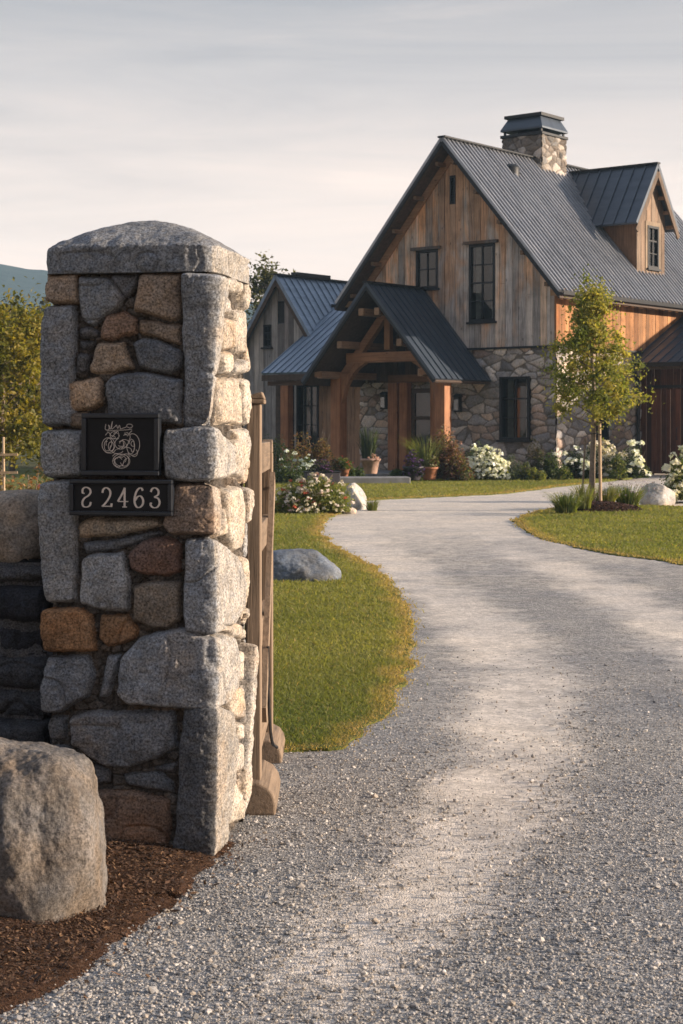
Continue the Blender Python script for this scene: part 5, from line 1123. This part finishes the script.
def tree(name, label, loc, H, cb, cr, nleaf, lsize, cols, seed, trunk=.06, limbs=26, shape=None, sub=3, sigma=.16, cat='tree', group=None, lit=None):
    """tapered trunk, limbs, and leaves in clumps about the twig ends"""
    r2 = np.random.default_rng(seed); e = empty(name, loc, label, cat, group); g = Geo()
    shape = shape or (lambda t: math.sin(math.pi * min(1, .12 + .88 * t)) ** .7)
    zz = np.linspace(0, H * .97, 12); wob = np.column_stack([.02 * H * np.sin(zz * 1.7 / H * 3 + seed) * zz / H, .02 * H * np.cos(zz * 2.1 / H * 3 + seed) * zz / H, zz]); g.tube(wob, trunk * (1 - zz / H) ** .8 + trunk * .07, 9); tips = []
    for k in range(limbs):
        t = (k + r2.uniform(.2, .8)) / limbs; z0 = cb + (H * .93 - cb) * t; R_ = cr * shape(t) * r2.uniform(.65, 1.0); a = k * 2.399 + r2.normal(0, .35); st = np.array([np.interp(z0 - .1 * R_, zz, wob[:, i]) for i in range(3)])
        en = np.array([wob[0, 0] + math.cos(a) * R_, math.sin(a) * R_, z0 + R_ * r2.uniform(.15, .55)]); md = st * .5 + en * .5 + [0, 0, -.04 * R_]; g.tube([st, md, en], [trunk * .34 * (1 - .6 * t), trunk * .2 * (1 - .5 * t), trunk * .06], 5); tips += [en, md * .35 + en * .65]
        for j in range(sub):
            f = r2.uniform(.35, .95); b = st * (1 - f) + en * f; tw = b + r2.normal(size=3) * R_ * .27; tw[2] += .05 * R_; g.tube([b, (b + tw) / 2 + r2.normal(0, .01, 3), tw], [trunk * .09, trunk * .07, trunk * .03], 4); tips.append(tw)
    tips.append(np.array([*wob[-1, :2], H])); g.build('trunk', M['bark'], e, True); tips = np.array(tips); k = r2.integers(len(tips), size=nleaf); wgt = r2.uniform(.6, 1.3, len(tips)); tone = r2.uniform(0, 1, len(tips))
    off = r2.normal(size=(nleaf, 3)); off *= (np.clip(np.abs(r2.normal(0, sigma, nleaf)), 0, 1.9 * sigma) * wgt[k])[:, None] / (np.linalg.norm(off, axis=1)[:, None] + 1e-9) * 1.25; p = tips[k] + off; cols = np.asarray(cols); ci = np.clip((tone[k] * len(cols) + r2.normal(0, .6, nleaf)).astype(int), 0, len(cols) - 1)
    g = Geo(); leaves(g, p, lsize, cols[ci], seed + 1, .25, .3, .55, .25); g.build('crown', M['leaf'], e); return e
YT = [(.12, .145, .036), (.17, .19, .045), (.23, .23, .055), (.30, .275, .065), (.37, .315, .08)]
tb = ground(592, 510.5); tree('young_tree', 'slender young tree with yellow green leaves staked on the grass island', (tb[0], tb[1], .13), 3.56, 1.22,   .66, 18500, .056, YT, 201, .050, 38, lambda t: (.80 + .45 * math.sin(math.pi * min(1, t * 1.25 + .05))) * (1 - .72 * max(0, (t - .35) / .65) ** 1.1), 3, .118)
e = empty('tree_stake', (tb[0] + .13, tb[1] - .06, 0), 'pale wooden stake right beside the young tree trunk', 'stake'); g = Geo(); g.tube([(0, 0, 0), (-.01, 0, .7), (-.02, 0, 1.42)], .026, 10); g.build('pole', M['stake'], e); g = Geo(); g.tube([(.03, -.03, 1.2), (-.08, -.03, 1.23), (-.16, .03, 1.22)], .008, 6); g.build('tie', M['iron'], e)
e = empty('tree_stake', (tb[0] - .13, tb[1] + .05, 0), 'thin grey stake left of the young tree trunk', 'stake'); g = Geo(); g.tube([(-.02, 0, 0), (.0, 0, .6), (.03, 0, 1.15)], .016, 8); g.build('pole', M['bark'], e)

# ------------------------------------------------------------------ the garden and trees beyond the wall on the left
BT = [(.075, .08, .018), (.12, .115, .022), (.17, .15, .026), (.22, .175, .03)]
tree('bushy_tree', 'bushy yellow green tree beyond the stone wall at the left edge', (*at(2, 0, 30)[:2], 0), 3.35, .75, 1.15, 20000, .085, [np.array(q) * 1.25 for q in BT], 211, .07, 44, lambda t: .75 + .45 * math.sin(math.pi * min(1, t * 1.1)) - .45 * max(0, t - .6), 3, .20)
tree('bushy_tree', 'second bushy yellow green tree mostly hidden behind the pillar', (*at(62, 0, 33)[:2], 0), 2.9, .5, 1.0, 7000, .09, BT, 213, .06, 34, None, 3, .2)
DT = [(.04, .042, .022), (.055, .055, .026), (.075, .065, .03), (.09, .07, .035)]
k = 0
for px_, Y_, h_, cr_, lab in ((12, 52, 5.0, 1.7, 'dark olive tree just behind the bushy yellow green tree'), (44, 56, 5.4, 1.8, 'tall dark olive tree close beside the pillar at the left'), (-40, 50, 5.2, 1.9, 'dark olive tree at the far left beyond the frame edge'), (80, 60, 5.4, 2.0, 'dark olive tree hidden behind the pillar'), (150, 66, 5.0, 2.1, 'broad dark olive tree straight behind the pillar')):
    tree('olive_tree', lab, (*at(px_, 0, Y_)[:2], 0), h_, 1.0, cr_, 5200, .15, DT, 220 + k, .10, 34, None, 3, .30, group='trees beyond the garden'); k += 1
tree('tall_tree', 'leafy tree showing above the grey wing roof behind the house', (*at(266, 0, 66)[:2], 0), 7.9, 2.5, 1.35, 6000, .16, [(.07, .075, .035), (.10, .10, .045), (.13, .12, .05)], 231, .13, 34, None, 3, .28)
# trellis of thin posts
tre = empty('garden_trellis', (*at(8, 0, 17.0)[:2], 0), 'thin wooden trellis fence in the garden beyond the stone wall', 'trellis')
for k in range(9):
    x = -.62 + k * .115 - .35; hh_ = (1.22, 1.05, 1.20, 1.02)[k % 4]
    g = Geo(); g.tube([(x, 0, 0), (x + .01, 0, hh_ * .5), (x + .004, 0, hh_)], .013, 7); g.build('post', M['stake'], tre, True)
for z in (.85, 1.03): g = Geo(); g.beam((-1.1, -.02, z), (.1, -.02, z + .015), .018, .025); g.build('rail', M['stake'], tre)
for i, (px_, py_, Y_, rx_, h_, cols_, fl_, lab) in enumerate(((28, 0, 18.5, .34, .98, ORN, ([(.45, .22, .08), (.5, .3, .14)], 25, .05), 'orange brown flowering plant right of the thin trellis'), (-6, 0, 18.5, .42, .90, ORN + YGR, ([(.4, .25, .1)], 20, .05), 'tawny garden plant behind the thin trellis'),
        (36, 0, 14.0, .26, .92, RED, ([(.38, .14, .18), (.30, .10, .14)], 40, .04), 'dusky pink flowering plant between the trellis and the pillar'), (14, 0, 20, .5, .84, YGR + ORN, None, 'low yellow garden plant in the middle of the bed'), (52, 0, 19, .5, .95, ORN + RED, None, 'russet garden plant hidden beside the pillar'))):
    shrub('garden_plant', lab, 'plant', (*at(px_, 0, Y_)[:2], 0), rx_, rx_ * .8, h_, cols_, .05, 1800, fl_, 240 + i)
g = Geo(); r2 = np.random.default_rng(77); n = 26000; x = r2.uniform(-160, 150, n); y = 150 + 90 * r2.random(n); hh = (4.5 + 2.2 * fbm(np.column_stack([x * .12, y * .1, x * 0]), 3, 4)) * np.sqrt(r2.random(n)); leaves(g, np.column_stack([x, y, hh]), 1.1, [(.035, .042, .022), (.05, .055, .026), (.065, .06, .03)], 78, .3, .3, .7); tag(g.build('far_woods', M['leaf']), kind='stuff')
# hill
g = Geo(); xs = np.linspace(-900, 330, 160); ys = np.linspace(640, 960, 40); X, Y = np.meshgrid(xs, ys); ridge = np.clip(84 - .17 * (X + 171), 0, 150) ; ridge = np.where(X < -171, 84 + .10 * np.clip(-(X + 171), 0, 400) * np.exp(-(X + 171) ** 2 / 4e5), ridge)
t = 1 - np.abs(Y - 830) / 190; Zh = ridge * np.clip(t, -.1, 1) ** .8 if False else ridge * np.sin(np.clip(t, 0, 1) * np.pi / 2); q = np.column_stack([X.ravel() / 60, Y.ravel() / 60, X.ravel() * 0]); Zh = Zh.ravel() + 5 * fbm(q, 5, 90) * np.clip(Zh.ravel() / 30, 0, 1) + 1.1 * vnoise(q * 9, 95) - 1.0
I = np.arange(X.size).reshape(X.shape); g.add(np.column_stack([X.ravel(), Y.ravel(), Zh]), np.stack([I[:-1, :-1], I[:-1, 1:], I[1:, 1:], I[1:, :-1]], -1).reshape(-1, 4)); tag(g.build('hill', M['hill'], None, True), kind='structure')

GROUPS = {'hydrangea': 'white hydrangeas along the house', 'leafy_plant': 'leafy plants in the bed along the house', 'rust_shrub': 'rust coloured shrubs by the porch', 'dark_shrub': 'dark shrubs along the house wall', 'plant_pot': 'pots around the porch', 'grass_tuft': 'grass tufts by the drive',
          'garden_plant': 'garden plants beyond the stone wall', 'petunia_plant': 'purple petunias by the porch', 'coping_boulder': 'boulders on top of the dry stone wall', 'tree_stake': 'stakes beside the young tree', 'bushy_tree': 'yellow green trees beyond the wall', 'rock': 'pale rocks beside the drive', 'flowering_shrub': 'flowering shrubs left of the porch'}
for o in SC.objects:
    n_ = o.name.split('.')[0]
    if o.parent is None and n_ in GROUPS: o['group'] = GROUPS[n_]
# ------------------------------------------------------------------ air
HAZE = 4.5e-4
m, nt, out = newmat('pale_air'); v = N(nt, 'ShaderNodeVolumePrincipled', Density=HAZE, Anisotropy=.0); v.inputs['Color'].default_value = (.50, .76, 1.0, 1); nt.links.new(v.outputs[0], out.inputs['Volume'])
g = Geo(); g.box((-960, -60, -3), (960, 1000, 108)); tag(g.build('haze', m), kind='stuff')

# ------------------------------------------------------------------ light, sky, camera
EL, AZ = R(13.), R(4.5)                     # sun height, and how far it stands to our side of due right
S = Vector((math.cos(EL) * math.cos(AZ), -math.cos(EL) * math.sin(AZ), math.sin(EL)))
sl = bpy.data.lights.new('sun', 'SUN'); sl.energy = 4.5; sl.angle = R(.7); sl.color = (1., .82, .64)
so = bpy.data.objects.new('sun', sl); so.rotation_euler = S.to_track_quat('Z', 'Y').to_euler(); COL.objects.link(so)
wd = bpy.data.worlds.new('World'); SC.world = wd; wd.use_nodes = True; nt = wd.node_tree; lk = nt.links.new; nt.nodes.clear()
sky = N(nt, 'ShaderNodeTexSky', sky_type='NISHITA'); sky.sun_disc = False; sky.sun_elevation = EL; sky.sun_rotation = math.atan2(S.x, S.y); sky.dust_density = 2.5; sky.air_density = 1.2
tc = N(nt, 'ShaderNodeTexCoord'); sp = N(nt, 'ShaderNodeSeparateXYZ'); lk(tc.outputs['Generated'], sp.inputs[0])
# thin high overcast: brighter and warmer low down, grey-lilac above
veil = ramp(nt, sp.outputs['Z'], [(.0, (6.3, 4.75, 3.95)), (.07, (5.8, 4.5, 3.82)), (.14, (4.75, 3.85, 3.4)), (.20, (3.1, 2.72, 2.62)), (.26, (1.85, 1.78, 1.88)), (.5, (2.3, 2.4, 2.8)), (1., (2.8, 3.1, 3.8))], lk)
ny = N(nt, 'ShaderNodeMath', operation='MULTIPLY_ADD'); ny.inputs[1].default_value = .5; ny.inputs[2].default_value = .5; lk(sp.outputs['Y'], ny.inputs[0]); N_y = ny.outputs[0]
mp = N(nt, 'ShaderNodeMapping'); mp.inputs['Scale'].default_value = (1.5, 1.5, 15.); mp.inputs['Rotation'].default_value = (R(3), R(5), 0); lk(tc.outputs['Generated'], mp.inputs['Vector'])
c1 = noise(nt, lk, mp.outputs[0], 1.7, 9, .62, .9)
veil = mixc(nt, 'MULTIPLY', 1., veil, ramp(nt, c1, [(.30, (.84, .86, .89)), (.46, (.96, .97, .98)), (.57, (1.05, 1.04, 1.03)), (.69, (1.24, 1.19, 1.14))], lk), lk)
skyc = mixc(nt, 'MIX', .9, sky.outputs[0], veil, lk)
skyc = mixc(nt, 'MULTIPLY', 1., skyc, ramp(nt, N_y, [(.36, (.62, .63, .66)), (.60, (1., 1., 1.))], lk), lk)  # sky dimmed behind the camera, added to deepen shade on camera-facing sides
bg = N(nt, 'ShaderNodeBackground', Strength=.1); lk(skyc, bg.inputs[0]); wo = N(nt, 'ShaderNodeOutputWorld'); lk(bg.outputs[0], wo.inputs[0])
cd = bpy.data.cameras.new('camera'); cam = bpy.data.objects.new('camera', cd); COL.objects.link(cam); cam.location = (0, 0, CAMH); cam.rotation_euler = (R(90), 0, 0)
cd.sensor_fit = 'VERTICAL'; cd.sensor_height = 36; cd.lens = 36 * F_PX / 1024; cd.shift_y = -(512 - HY) / 1024; cd.clip_start = .05; cd.clip_end = 3000
SC.camera = cam
cd.dof.use_dof = True; cd.dof.focus_distance = 7.5; cd.dof.aperture_fstop = cd.lens / 4.0
SC.view_settings.view_transform = 'Standard'; SC.view_settings.look = 'None'; SC.view_settings.gamma = 1; SC.view_settings.exposure = 1.3
SC.view_settings.use_curve_mapping = False
SC.cycles.max_bounces = 8; SC.cycles.transparent_max_bounces = 12; SC.cycles.volume_bounces = 0; SC.cycles.volume_max_steps = 64
